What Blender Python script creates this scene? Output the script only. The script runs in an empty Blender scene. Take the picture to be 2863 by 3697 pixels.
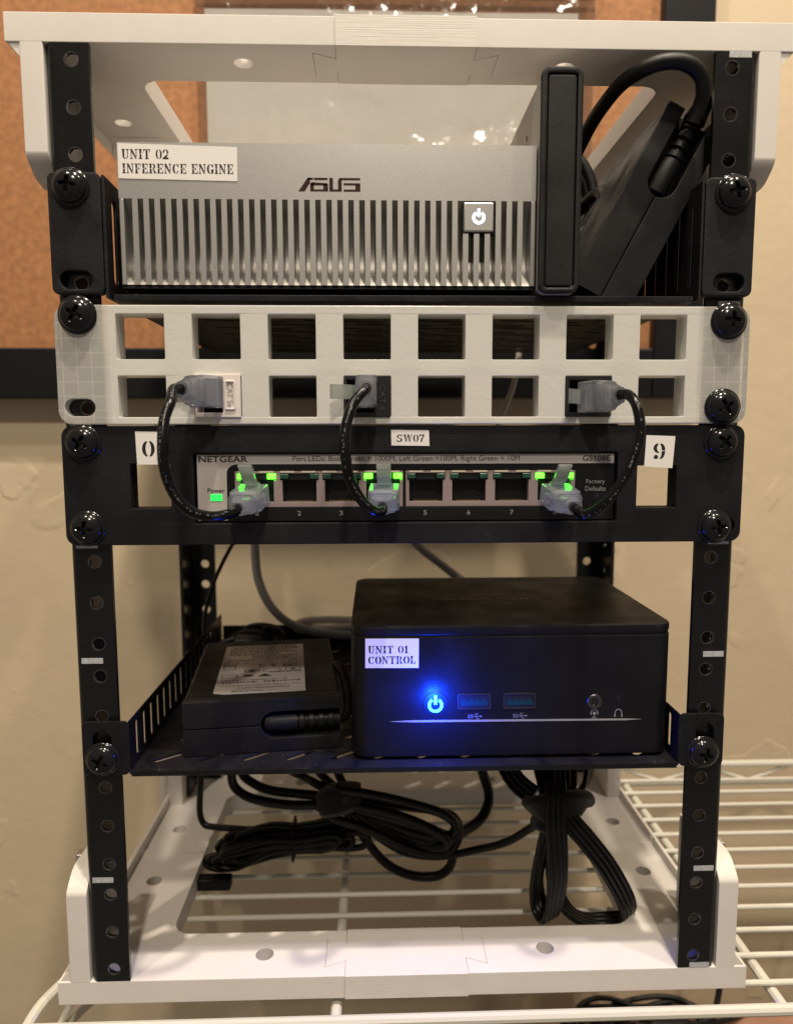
import bpy, bmesh, math, random
from mathutils import Vector, Matrix, Euler
random.seed(7)
S = 0.001                     # everything below is written in millimetres
sc = bpy.context.scene
col = sc.collection
R = math.radians

# ------------------------------------------------------------------ camera
cam_d = bpy.data.cameras.new('camera')
cam = bpy.data.objects.new('camera', cam_d); col.objects.link(cam)
cam_d.sensor_fit = 'HORIZONTAL'; cam_d.sensor_width = 36.0; cam_d.lens = 32.615
cam_d.clip_start = 0.01; cam_d.clip_end = 50
right = Vector((0.99955687, -0.02968055, -0.00226671))
fwd = Vector((0.02927423, 0.99395459, -0.10581727))
up = Vector((0.00539372, 0.10570403, 0.99438301))
m = Matrix((right, up, -fwd)).transposed().to_4x4()
m.translation = Vector((-11.87, -271.98, 220.447)) * S
cam.matrix_world = m
cam_d.dof.use_dof = True
cam_d.dof.focus_distance = 0.272
cam_d.dof.aperture_fstop = 13.0
sc.camera = cam

# ------------------------------------------------------------------ world, lamps, exposure
w = bpy.data.worlds.new('World'); sc.world = w; w.use_nodes = True
bg = w.node_tree.nodes['Background']
bg.inputs['Color'].default_value = (1.0, 0.86, 0.70, 1)
bg.inputs['Strength'].default_value = 0.22

def lamp(name, loc, target, power, size, color=(1.0, 0.87, 0.70)):
    d = bpy.data.lights.new(name, 'AREA'); d.shape = 'DISK'; d.size = size
    d.energy = power; d.color = color
    o = bpy.data.objects.new(name, d); col.objects.link(o)
    o.location = Vector(loc) * S
    o.rotation_euler = (Vector(target) - Vector(loc)).to_track_quat('-Z', 'Y').to_euler()
    return o
lamp('ceiling_lamp', (140, -335, 1650), (0, 60, 100), 23.0, 0.05)
lamp('ceiling_lamp', (-480, -520, 1600), (0, 60, 100), 8.0, 0.05)
lamp('ceiling_lamp', (620, -380, 1600), (0, 60, 100), 8.5, 0.05)
lamp('ceiling_lamp', (60, -1100, 1500), (0, 60, 150), 15.0, 0.09)

sc.render.engine = 'CYCLES'
sc.view_settings.view_transform = 'Standard'
sc.view_settings.look = 'None'
sc.view_settings.exposure = -0.12
sc.view_settings.gamma = 1.0

# ------------------------------------------------------------------ materials
def mat(name, base=(.5, .5, .5), rough=.5, metal=0, spec=.5, coat=0, trans=0, ior=1.45, sss=0, emit=None, estr=0,
        bump=None, vary=None, alpha=1, sheen=0, dust=0):
    """bump / vary: (kind, scale, amount) with kind noise | wave_z | wave_x | voronoi"""
    mt = bpy.data.materials.new(name); mt.use_nodes = True
    nt = mt.node_tree; b = nt.nodes['Principled BSDF']
    b.inputs['Base Color'].default_value = (*base, 1)
    b.inputs['Roughness'].default_value = rough
    b.inputs['Metallic'].default_value = metal
    b.inputs['Specular IOR Level'].default_value = spec
    b.inputs['Coat Weight'].default_value = coat
    b.inputs['Coat Roughness'].default_value = .12
    b.inputs['Transmission Weight'].default_value = trans
    b.inputs['IOR'].default_value = ior
    b.inputs['Alpha'].default_value = alpha
    b.inputs['Sheen Weight'].default_value = sheen
    if sss:
        b.inputs['Subsurface Weight'].default_value = sss
        b.inputs['Subsurface Radius'].default_value = (.004, .003, .002)
        b.inputs['Subsurface Scale'].default_value = 1
    if emit:
        b.inputs['Emission Color'].default_value = (*emit, 1)
        b.inputs['Emission Strength'].default_value = estr
    tc = None
    def tex(kind, scale, detail=3):
        nonlocal tc
        if tc is None: tc = nt.nodes.new('ShaderNodeTexCoord')
        if kind == 'noise':
            t = nt.nodes.new('ShaderNodeTexNoise'); t.inputs['Scale'].default_value = scale
            t.inputs['Detail'].default_value = detail
            nt.links.new(tc.outputs['Object'], t.inputs['Vector']); return t.outputs['Fac']
        if kind == 'ridge':                 # uneven printed layers
            mp_ = nt.nodes.new('ShaderNodeMapping'); mp_.inputs['Scale'].default_value = (60, 60, 1500)
            nt.links.new(tc.outputs['Object'], mp_.inputs['Vector'])
            t = nt.nodes.new('ShaderNodeTexNoise'); t.inputs['Scale'].default_value = scale; t.inputs['Detail'].default_value = 2
            nt.links.new(mp_.outputs[0], t.inputs['Vector']); return t.outputs['Fac']
        if kind == 'knock':                 # trowelled patches with low edges
            t = nt.nodes.new('ShaderNodeTexNoise'); t.inputs['Scale'].default_value = scale; t.inputs['Detail'].default_value = 3
            t.inputs['Distortion'].default_value = .6
            nt.links.new(tc.outputs['Object'], t.inputs['Vector'])
            q = nt.nodes.new('ShaderNodeMapRange'); q.inputs['From Min'].default_value = .63; q.inputs['From Max'].default_value = .65
            nt.links.new(t.outputs['Fac'], q.inputs['Value']); return q.outputs['Result']
        if kind == 'voronoi':
            t = nt.nodes.new('ShaderNodeTexVoronoi'); t.inputs['Scale'].default_value = scale
            nt.links.new(tc.outputs['Object'], t.inputs['Vector']); return t.outputs['Distance']
        t = nt.nodes.new('ShaderNodeTexWave'); t.inputs['Scale'].default_value = scale
        t.bands_direction = kind[-1].upper()
        t.inputs['Distortion'].default_value = 1.2; t.inputs['Detail'].default_value = 2
        t.inputs['Detail Scale'].default_value = .25
        nt.links.new(tc.outputs['Object'], t.inputs['Vector']); return t.outputs['Fac']
    if bump:
        last = None
        for kind, scale, amt in (bump if isinstance(bump[0], tuple) else (bump,)):
            bp = nt.nodes.new('ShaderNodeBump'); bp.inputs['Strength'].default_value = 1
            bp.inputs['Distance'].default_value = amt * S
            nt.links.new(tex(kind, scale), bp.inputs['Height'])
            if last: nt.links.new(last.outputs['Normal'], bp.inputs['Normal'])
            last = bp
        nt.links.new(last.outputs['Normal'], b.inputs['Normal'])
    if vary:
        kind, scale, amt = vary
        mr = nt.nodes.new('ShaderNodeMapRange')
        mr.inputs['From Min'].default_value = .25; mr.inputs['From Max'].default_value = .75
        mr.inputs['To Min'].default_value = 1 - amt; mr.inputs['To Max'].default_value = 1 + amt
        nt.links.new(tex(kind, scale, 6), mr.inputs['Value'])
        mx = nt.nodes.new('ShaderNodeVectorMath'); mx.operation = 'SCALE'
        mx.inputs[0].default_value = base
        nt.links.new(mr.outputs['Result'], mx.inputs['Scale'])
        nt.links.new(mx.outputs['Vector'], b.inputs['Base Color'])
    if dust:
        fine, soft = tex('noise', 1300, 2), tex('noise', 55, 4)
        a_ = nt.nodes.new('ShaderNodeMapRange'); a_.inputs['From Min'].default_value = .66; a_.inputs['From Max'].default_value = .74
        b_ = nt.nodes.new('ShaderNodeMapRange'); b_.inputs['From Min'].default_value = .48; b_.inputs['From Max'].default_value = .68
        nt.links.new(fine, a_.inputs['Value']); nt.links.new(soft, b_.inputs['Value'])
        p_ = nt.nodes.new('ShaderNodeMath'); p_.operation = 'MULTIPLY'
        nt.links.new(a_.outputs[0], p_.inputs[0]); nt.links.new(b_.outputs[0], p_.inputs[1])
        mx_ = nt.nodes.new('ShaderNodeMix'); mx_.data_type = 'RGBA'
        mx_.inputs['A'].default_value = (*base, 1); mx_.inputs['B'].default_value = (dust, dust * .95, dust * .9, 1)
        if b.inputs['Base Color'].links: nt.links.new(b.inputs['Base Color'].links[0].from_socket, mx_.inputs['A'])
        nt.links.new(p_.outputs[0], mx_.inputs['Factor']); nt.links.new(mx_.outputs['Result'], b.inputs['Base Color'])
        rr_ = nt.nodes.new('ShaderNodeMapRange'); rr_.inputs['From Min'].default_value = .3; rr_.inputs['From Max'].default_value = .7
        rr_.inputs['To Min'].default_value = rough * .75; rr_.inputs['To Max'].default_value = min(1, rough * 1.3)
        nt.links.new(soft, rr_.inputs['Value']); nt.links.new(rr_.outputs[0], b.inputs['Roughness'])
    return mt

M = {}
M['wall'] = mat('beige_wall_paint', (.56, .455, .315), .75, bump=(('knock', 13, .32), ('noise', 12, 1.6), ('noise', 70, .35), ('noise', 400, .10)), vary=('noise', 9, .035))
M['hardboard'] = mat('brown_hardboard', (.33, .148, .060), .75, bump=('noise', 900, .15), vary=('noise', 230, .26))
M['frame'] = mat('black_frame_paint', (0.0066, 0.0066, 0.0083), .4, bump=('noise', 60, .1), spec=.32)
M['pla'] = mat('white_printed_plastic', (.68, .645, .61), .5, sss=.0, bump=(('ridge', 1, .007), ('noise', 300, .03)), vary=('noise', 60, .03))
M['pla_rough'] = mat('white_printed_plastic_ridged', (.68, .645, .605), .5, bump=(('wave_z', 420, .010), ('ridge', 1, .05), ('noise', 240, .05)), vary=('noise', 80, .03))
M['rail'] = mat('black_painted_steel', (0.0055, 0.0055, 0.0066), .28, coat=.3, bump=('noise', 120, .03), spec=.32, dust=0.1)
M['screw'] = mat('black_oxide_screw', (.012, .012, .014), .16, metal=.35, bump=('noise', 500, .02))
M['print_black'] = mat('black_printed_plastic', (0.0077, 0.0077, 0.0099), .48, bump=(('wave_z', 330, .016), ('noise', 70, .05)), vary=('noise', 50, .2), spec=.32, dust=0.06)
M['tray'] = mat('black_powder_coat', (0.0077, 0.0077, 0.0099), .42, bump=(('noise', 1500, .05), ('noise', 40, .05)), vary=('noise', 400, .3), spec=.32, dust=0.14)
M['ear'] = mat('black_textured_plastic', (0.0072, 0.0072, 0.0094), .55, bump=('noise', 900, .10), spec=.32, dust=0.06)
M['silver'] = mat('silver_anodised_metal', (.57, .565, .545), .38, metal=.9, bump=('noise', 2600, .012), vary=('noise', 2600, .16))
M['silver_shaded'] = mat('silver_shaded_recess', (.30, .29, .27), .5, metal=.85)  # same silver metal, groove shade put into a darker base colour
M['chrome'] = mat('tinted_reflection_lettering', (.20, .11, .10), .2, metal=1)  # reddish reflection of the surroundings painted into the base colour
M['plastic'] = mat('black_plastic', (0.0072, 0.0072, 0.0083), .5, bump=('noise', 1400, .05), vary=('noise', 700, .25), spec=.32, dust=0.08)
M['plastic_sheen'] = mat('black_plastic_grey_sheen', (.30, .28, .26), .42, bump=('noise', 1400, .03))  # grazing reflection on the black side, put into a grey base colour
M['pc'] = mat('matte_black_case', (0.0055, 0.0055, 0.0077), .38, bump=('noise', 2200, .02), vary=('noise', 30, .2), spec=.32, dust=0.03)
M['gloss_black'] = mat('gloss_black_plastic', (0.0044, 0.0044, 0.0055), .12, spec=.32)
M['black_hole'] = mat('dark_interior_plastic', (.004, .004, .005), .7)
M['cable'] = mat('black_cable_jacket', (0.0050, 0.0050, 0.0055), .32, bump=('noise', 300, .05), spec=.32)
M['cable_matte'] = mat('black_matte_cable', (0.0055, 0.0055, 0.0060), .45, bump=('noise', 400, .05), spec=.32)
M['cable_grey'] = mat('grey_cable_jacket', (.30, .285, .28), .45)
M['cable_white'] = mat('pale_cable_jacket', (.60, .55, .50), .4)
M['patch_cord'] = mat('printed_black_cord', (.004, .004, .005), .24, spec=.28, bump=('noise', 260, .12))
M['velcro'] = mat('black_hook_fabric', (.006, .006, .008), .95, bump=('noise', 1500, .4), sheen=.3)
M['paper'] = mat('white_label_paper', (.76, .74, .72), .55)
M['paper_grey'] = mat('silver_label_film', (.46, .43, .42), .3, metal=.2, vary=('noise', 60, .18))
M['ink'] = mat('black_ink', (.012, .010, .012), .6)
M['ink_grey'] = mat('pale_grey_ink', (.22, .215, .22), .6)
M['ink_worn'] = mat('worn_pale_print', (.075, .078, .08), .5)
M['ink_faint'] = mat('faint_gloss_ink', (.05, .05, .06), .2)
M['face_grey'] = mat('grey_face_paint', (.40, .37, .355), .45, bump=('noise', 900, .02))
M['face_black'] = mat('black_face_plastic', (0.0055, 0.0055, 0.0072), .45, bump=('noise', 800, .03), spec=.32)
M['nickel'] = mat('nickel_shield', (.50, .40, .40), .42, metal=.75, bump=('noise', 300, .05))
M['nickel_edge'] = mat('bright_nickel', (.85, .74, .6), .5, metal=.6)
M['gold'] = mat('gold_contacts', (.75, .55, .28), .25, metal=1)
M['led_off'] = mat('unlit_green_lens', (.02, .08, .055), .25, trans=.2)
M['led_green'] = mat('lit_green_lens', (.02, .1, .01), .3, emit=(.07, 1.0, .02), estr=7.0)
M['led_power'] = mat('lit_power_lens', (.01, .1, .02), .3, emit=(.03, .95, .12), estr=1.3)
M['led_white'] = mat('lit_white_symbol', (.8, .9, 1), .3, emit=(.50, .72, 1.0), estr=4.5)
M['led_blue'] = mat('lit_blue_ring', (.01, .05, .1), .3, emit=(.015, .26, 1.0), estr=26.0)
M['usb'] = mat('teal_connector_tongue', (.002, .032, .036), .35)
M['steel'] = mat('brushed_steel', (.36, .36, .38), .3, metal=1)
M['usb_shell'] = mat('dark_usb_shell', (.10, .10, .12), .35, metal=.9)
M['steel_dark'] = mat('worn_thread_steel', (.16, .16, .17), .3, metal=.9)
M['trim'] = mat('bright_trim', (.75, .75, .78), .28, metal=.8)
M['zinc'] = mat('zinc_plated_bolt', (.55, .58, .58), .32, metal=1, bump=('noise', 500, .05))
M['mark'] = mat('pale_scale_mark', (.42, .44, .46), .5, vary=('noise', 700, .25))
M['jack_white'] = mat('white_jack_plastic', (.72, .66, .62), .4)
M['jack_black'] = mat('black_jack_plastic', (.012, .012, .015), .35)
M['wire'] = mat('white_epoxy_wire', (.60, .58, .51), .3, coat=.3, bump=('noise', 90, .08))
M['carton'] = mat('brown_carton', (.36, .19, .13), .8, vary=('noise', 40, .12))
M['wrap_white'] = mat('white_inner_sheet', (.86, .83, .79), .6, bump=('noise', 26, 5.0), vary=('noise', 16, .05))
M['pink'] = mat('red_print_wrapper', (.35, .09, .08), .5, vary=('noise', 60, .3))

def clear_plastic(name, tint, fac_t, fac_d, rough=.12, bump=None, ior=1.5):
    """thin moulded plastic: part see-through, part scattering, glossy skin"""
    mt = bpy.data.materials.new(name); mt.use_nodes = True
    nt = mt.node_tree; N = nt.nodes; Lk = nt.links
    N.remove(N['Principled BSDF']); out = N['Material Output']
    gl = N.new('ShaderNodeBsdfGlossy'); gl.inputs['Roughness'].default_value = rough
    tr = N.new('ShaderNodeBsdfTransparent'); tr.inputs['Color'].default_value = (*[min(1, c * .25 + .75) for c in tint], 1)
    df = N.new('ShaderNodeBsdfDiffuse'); df.inputs['Color'].default_value = (*tint, 1)
    tl = N.new('ShaderNodeBsdfTranslucent'); tl.inputs['Color'].default_value = (*tint, 1)
    a = N.new('ShaderNodeMixShader'); a.inputs[0].default_value = fac_d
    Lk.new(df.outputs[0], a.inputs[1]); Lk.new(tl.outputs[0], a.inputs[2])
    b = N.new('ShaderNodeMixShader'); b.inputs[0].default_value = fac_t
    Lk.new(a.outputs[0], b.inputs[1]); Lk.new(tr.outputs[0], b.inputs[2])
    fr = N.new('ShaderNodeFresnel'); fr.inputs['IOR'].default_value = ior
    c = N.new('ShaderNodeMixShader'); Lk.new(fr.outputs[0], c.inputs[0])
    Lk.new(b.outputs[0], c.inputs[1]); Lk.new(gl.outputs[0], c.inputs[2])
    Lk.new(c.outputs[0], out.inputs['Surface'])
    if bump:
        tc = N.new('ShaderNodeTexCoord'); last = None
        for kind, scale, amt in bump:
            if kind == 'noise':
                t = N.new('ShaderNodeTexNoise'); t.inputs['Detail'].default_value = 3
            else:
                t = N.new('ShaderNodeTexWave'); t.bands_direction = kind[-1].upper()
                t.inputs['Distortion'].default_value = 2; t.inputs['Detail Scale'].default_value = .3
            t.inputs['Scale'].default_value = scale
            Lk.new(tc.outputs['Object'], t.inputs['Vector'])
            bp = N.new('ShaderNodeBump'); bp.inputs['Distance'].default_value = amt * S
            Lk.new(t.outputs['Fac'], bp.inputs['Height'])
            if last: Lk.new(last.outputs[0], bp.inputs['Normal'])
            last = bp
        for sh in (gl, df): Lk.new(last.outputs[0], sh.inputs['Normal'])
    return mt, b, nt
M['plug'] = clear_plastic('clear_plug_plastic', (.76, .78, .84), .78, .5, .06)[0]
M['latch'] = clear_plastic('clear_latch_plastic', (.62, .66, .62), .35, .75, .12)[0]
M['film'] = clear_plastic('clear_bag_film', (.97, .96, .94), .98, .5, .12, bump=(('noise', 17, 8.0), ('noise', 50, 1.6)), ior=1.34)[0]
M['film_soft'] = clear_plastic('cloudy_bag_film', (.7, .62, .58), .55, .5, .15, bump=(('noise', 20, 8.0), ('noise', 70, 2)))[0]
pt, pt_mix, nt = clear_plastic('translucent_printed_plastic', (.92, .915, .87), .16, .30, .2,
                               bump=(('noise', 900, .05), ('noise', 420, .07), ('noise', 45, .10)))
# the printed infill grid inside the plate lets less through along its lines
tc = nt.nodes.new('ShaderNodeTexCoord'); mp = nt.nodes.new('ShaderNodeMapping')
mp.inputs['Rotation'].default_value = (R(90), 0, R(0))
nt.links.new(tc.outputs['Object'], mp.inputs['Vector'])
br = nt.nodes.new('ShaderNodeTexBrick'); br.offset = 0; br.inputs['Scale'].default_value = 1
br.inputs['Brick Width'].default_value = .0052; br.inputs['Row Height'].default_value = .0052
br.inputs['Mortar Size'].default_value = .00045; br.inputs['Mortar Smooth'].default_value = 1.0
br.inputs['Color1'].default_value = (.52, .52, .52, 1); br.inputs['Color2'].default_value = (.47, .47, .47, 1)
br.inputs['Mortar'].default_value = (.38, .38, .38, 1)
nt.links.new(mp.outputs[0], br.inputs['Vector']); 
sx_ = nt.nodes.new('ShaderNodeSeparateXYZ'); nt.links.new(tc.outputs['Object'], sx_.inputs[0])
ab = nt.nodes.new('ShaderNodeMath'); ab.operation = 'ABSOLUTE'; nt.links.new(sx_.outputs['X'], ab.inputs[0])
mr_ = nt.nodes.new('ShaderNodeMapRange'); mr_.inputs['From Min'].default_value = .1075; mr_.inputs['From Max'].default_value = .1105
nt.links.new(ab.outputs[0], mr_.inputs['Value'])
mf = nt.nodes.new('ShaderNodeMix'); mf.data_type = 'FLOAT'; mf.inputs['A'].default_value = .13
nt.links.new(mr_.outputs[0], mf.inputs['Factor']); nt.links.new(br.outputs['Color'], mf.inputs['B'])
nt.links.new(mf.outputs['Result'], pt_mix.inputs[0])
M['petg'] = pt

# ------------------------------------------------------------------ mesh helpers
ORG = {}                       # world origin (mm) of every Empty
class MB:
    def __init__(s): s.v = []; s.f = []
    def add(s, vs, fs):
        n = len(s.v); s.v += [tuple(p) for p in vs]; s.f += [tuple(i + n for i in f) for f in fs]; return s
    def box(s, x0, x1, y0, y1, z0, z1):
        return s.add([(x0, y0, z0), (x1, y0, z0), (x1, y1, z0), (x0, y1, z0), (x0, y0, z1), (x1, y0, z1), (x1, y1, z1), (x0, y1, z1)],
                     [(0, 3, 2, 1), (4, 5, 6, 7), (0, 1, 5, 4), (1, 2, 6, 5), (2, 3, 7, 6), (3, 0, 4, 7)])
    def poly(s, pts): return s.add(pts, [tuple(range(len(pts)))])
    def mesh(s, me, f=lambda p: p):
        k = 1 / S
        return s.add([f((v.co.x * k, v.co.y * k, v.co.z * k)) for v in me.vertices], [tuple(p.vertices) for p in me.polygons])
    def ring(s, rings, closed=True, cap=True):
        n = len(rings[0]); vs = [p for r in rings for p in r]; fs = []
        for i in range(len(rings) - 1):
            for j in range(n if closed else n - 1):
                k = (j + 1) % n
                fs.append((i * n + j, i * n + k, (i + 1) * n + k, (i + 1) * n + j))
        if cap and closed:
            fs.append(tuple(range(n))[::-1]); fs.append(tuple((len(rings) - 1) * n + j for j in range(n)))
        return s.add(vs, fs)
    def lathe_y(s, prof, n=32, c=(0, 0, 0)):
        """profile of (radius, y)"""
        return s.ring([[(c[0] + r * math.cos(2 * math.pi * j / n), c[1] + y, c[2] + r * math.sin(2 * math.pi * j / n)) for j in range(n)] for r, y in prof])
    def tube(s, pts, r, n=12, steps=6):
        return s.sweep(pts, [(math.cos(2 * math.pi * j / n), math.sin(2 * math.pi * j / n)) for j in range(n)], r, steps)
    def sweep(s, pts, prof, r=1, steps=6, hint=None, smooth=True):
        P = spline(pts, steps) if smooth else [Vector(p) for p in pts]
        rr = r if callable(r) else (lambda t: r)
        t0 = (P[1] - P[0]).normalized()
        nrm = Vector(hint) if hint else (Vector((0, 0, 1)) if abs(t0.z) < .8 else Vector((1, 0, 0)))
        rings = []
        for i, p in enumerate(P):
            t = (P[min(i + 1, len(P) - 1)] - P[max(i - 1, 0)]).normalized()
            if hint: nrm = Vector(hint)
            nrm = (nrm - t * nrm.dot(t)).normalized(); bn = t.cross(nrm)
            k = rr(i / (len(P) - 1))
            rings.append([p + nrm * (a * k) + bn * (b * k) for a, b in prof])
        return s.ring(rings)
    def me(s, name='mesh', smooth=35):
        me = bpy.data.meshes.new(name)
        me.from_pydata([(x * S, y * S, z * S) for x, y, z in s.v], [], s.f); me.update()
        bm = bmesh.new(); bm.from_mesh(me)
        bmesh.ops.recalc_face_normals(bm, faces=bm.faces); bm.to_mesh(me); bm.free()
        if smooth:
            for p in me.polygons: p.use_smooth = True
            me.set_sharp_from_angle(angle=R(smooth))
        return me

def spline(pts, steps=6):
    P = [Vector(p) for p in pts]
    if len(P) < 3: return P
    out = []
    for i in range(len(P) - 1):
        p0 = P[max(i - 1, 0)]; p1 = P[i]; p2 = P[i + 1]; p3 = P[min(i + 2, len(P) - 1)]
        for k in range(steps):
            t = k / steps
            out.append(.5 * ((2 * p1) + (p2 - p0) * t + (2 * p0 - 5 * p1 + 4 * p2 - p3) * t * t + (3 * p1 - p0 - 3 * p2 + p3) * t ** 3))
    return out + [P[-1]]

def obj(name, me, m_, parent=None, loc=(0, 0, 0), rot=(0, 0, 0), bevel=0, seg=2, local=False):
    """loc in world millimetres unless local; the mesh is relative to loc"""
    o = bpy.data.objects.new(name, me); col.objects.link(o)
    if m_ is not None and not me.materials: me.materials.append(M[m_] if isinstance(m_, str) else m_)
    org = (0, 0, 0)
    if parent:
        o.parent = parent
        if not local: org = ORG.get(parent.name, (0, 0, 0))
    o.location = [(a - b) * S for a, b in zip(loc, org)]
    o.rotation_euler = rot
    if not local: ORG[o.name] = tuple(loc)
    if bevel:
        b = o.modifiers.new('bevel', 'BEVEL'); b.width = bevel * S; b.segments = seg
        b.limit_method = 'ANGLE'; b.angle_limit = R(40)
    return o
def thing(name, label, cat, loc=(0, 0, 0), rot=(0, 0, 0), group=None):
    o = bpy.data.objects.new(name, None); col.objects.link(o); o.empty_display_size = .01
    o.location = [c * S for c in loc]; o.rotation_euler = rot
    o['label'] = label; o['category'] = cat
    if group: o['group'] = group
    ORG[o.name] = tuple(loc)
    return o
def tag(o, label, cat, group=None):
    o['label'] = label; o['category'] = cat
    if group: o['group'] = group
    return o

def rrect(x0, y0, x1, y1, r, n=5):
    out = []
    for cx, cy, a in ((x1 - r, y0 + r, -90), (x1 - r, y1 - r, 0), (x0 + r, y1 - r, 90), (x0 + r, y0 + r, 180)):
        out += [(cx + r * math.cos(R(a + 90 * k / n)), cy + r * math.sin(R(a + 90 * k / n))) for k in range(n + 1)]
    return out
def circ(cx, cy, r, n=20): return [(cx + r * math.cos(2 * math.pi * k / n), cy + r * math.sin(2 * math.pi * k / n)) for k in range(n)]
def stad(cx, cy, L, Wd, ang=0, n=8):
    h = (L - Wd) / 2; r = Wd / 2; pts = []
    for s_, a0 in ((1, -90), (-1, 90)):
        pts += [(s_ * h + r * math.cos(R(a0 + 180 * k / n)), r * math.sin(R(a0 + 180 * k / n))) for k in range(n + 1)]
    c, s = math.cos(R(ang)), math.sin(R(ang))
    return [(cx + x * c - y * s, cy + x * s + y * c) for x, y in pts]

def curve_mesh(loops, t, bevel):
    cu = bpy.data.curves.new('c', 'CURVE'); cu.dimensions = '2D'; cu.fill_mode = 'BOTH'
    cu.extrude = max(t / 2 - bevel, 1e-4); cu.bevel_depth = bevel; cu.bevel_resolution = 1; cu.offset = -bevel
    for lp in loops:
        sp = cu.splines.new('POLY'); sp.points.add(len(lp) - 1); sp.use_cyclic_u = True
        for p, q in zip(sp.points, lp): p.co = (q[0], q[1], 0, 1)
    ob = bpy.data.objects.new('c', cu)
    me = bpy.data.meshes.new_from_object(ob)
    bpy.data.objects.remove(ob); bpy.data.curves.remove(cu)
    return me
def plate_mb(outline, holes, a, b, plane='xz', bevel=.3, mb=None):
    """flat plate with holes between coordinates a and b on the third axis"""
    me = curve_mesh([outline] + list(holes), abs(b - a), bevel)
    mid = (a + b) / 2; mb = mb or MB()
    mp_ = {'xz': lambda p: (p[0], mid - p[2], p[1]), 'xy': lambda p: (p[0], p[1], mid + p[2]), 'yz': lambda p: (mid + p[2], p[0], p[1])}[plane]
    mb.add([mp_(v.co) for v in me.vertices], [tuple(p.vertices) for p in me.polygons])
    bpy.data.meshes.remove(me)
    return mb
def plate(name, outline, holes, a, b, plane, m_, parent, bevel=.3):
    return obj(name, weld(plate_mb(outline, holes, a, b, plane, bevel)), m_, parent, ORG.get(parent.name, (0, 0, 0)) if False else (0, 0, 0)) if parent is None else part(name, plate_mb(outline, holes, a, b, plane, bevel), m_, parent)
def weld(mb, smooth=35):
    me = mb.me('plate', 0)
    bm = bmesh.new(); bm.from_mesh(me); bmesh.ops.remove_doubles(bm, verts=bm.verts, dist=1e-6)
    bmesh.ops.recalc_face_normals(bm, faces=bm.faces); bm.to_mesh(me); bm.free()
    for p in me.polygons: p.use_smooth = True
    me.set_sharp_from_angle(angle=R(smooth))
    return me
def flatten(o):
    wn = o.modifiers.new('normals', 'WEIGHTED_NORMAL'); wn.keep_sharp = True; wn.weight = 80
    return o
def part(name, mb, m_, parent, bevel=0, seg=2, smooth=35, kind=None):
    """mesh written in world millimetres, re-based on its parent's origin"""
    org = ORG[parent.name] if parent else (0, 0, 0)
    mb.v = [(x - org[0], y - org[1], z - org[2]) for x, y, z in mb.v]
    o = obj(name, weld(mb, smooth), m_, parent, org, bevel=bevel, seg=seg)
    if smooth == 35: flatten(o)
    if kind: o['kind'] = kind
    return o

# ---- lettering ------------------------------------------------------------
def font_loops(body, bold=0.0, spacing=1.0):
    cu = bpy.data.curves.new('t', 'FONT'); cu.body = body; cu.offset = bold; cu.space_character = spacing
    cu.resolution_u = 3
    ob = bpy.data.objects.new('t', cu); me = bpy.data.meshes.new_from_object(ob)
    bpy.data.objects.remove(ob); bpy.data.curves.remove(cu)
    return me
def lettering(name, body, x0, x1, z0, z1, y, m_, parent, bold=.0, plane='xz', spacing=1.0, lines=1, vert=False):
    me = font_loops(body, bold, spacing)
    xs = [v.co.x for v in me.vertices]; ys = [v.co.y for v in me.vertices]
    ax, bx, ay, by = min(xs), max(xs), min(ys), max(ys)
    mb = MB(); vs = []
    for v in me.vertices:
        u = (v.co.x - ax) / (bx - ax); t = (v.co.y - ay) / (by - ay)
        if vert: u, t = t, 1 - u           # reads downwards
        px = x0 + u * (x1 - x0); pz = z0 + t * (z1 - z0)
        vs.append((px, y, pz) if plane == 'xz' else (px, pz, y))
    mb.add(vs, [tuple(p.vertices) for p in me.polygons]); bpy.data.meshes.remove(me)
    return part(name, mb, m_, parent, smooth=0)

def sector(cx, cy, rx, ry, ix, iy, a0, a1, n=10, dx=0):
    o = [(cx + rx * math.cos(R(a0 + (a1 - a0) * k / n)), cy + ry * math.sin(R(a0 + (a1 - a0) * k / n))) for k in range(n + 1)]
    i = [(cx + dx + ix * math.cos(R(a0 + (a1 - a0) * k / n)), cy + iy * math.sin(R(a0 + (a1 - a0) * k / n))) for k in range(n + 1)]
    return [[o[k], o[k + 1], i[k + 1], i[k]] for k in range(n)]
def rc(x0, y0, x1, y1): return [[(x0, y0), (x1, y0), (x1, y1), (x0, y1)]]
def crescents(w_, h=1.0, y0=0.0):        # the two halves of a stencil O
    cx = w_ / 2; cy = y0 + h / 2; out = []
    for a0, s_ in ((100, 1), (-80, -1)):
        out += sector(cx - s_ * .03, cy, w_ / 2 - .02, h / 2, w_ * .18, h * .42, a0, a0 + 160)
    return out
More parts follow.
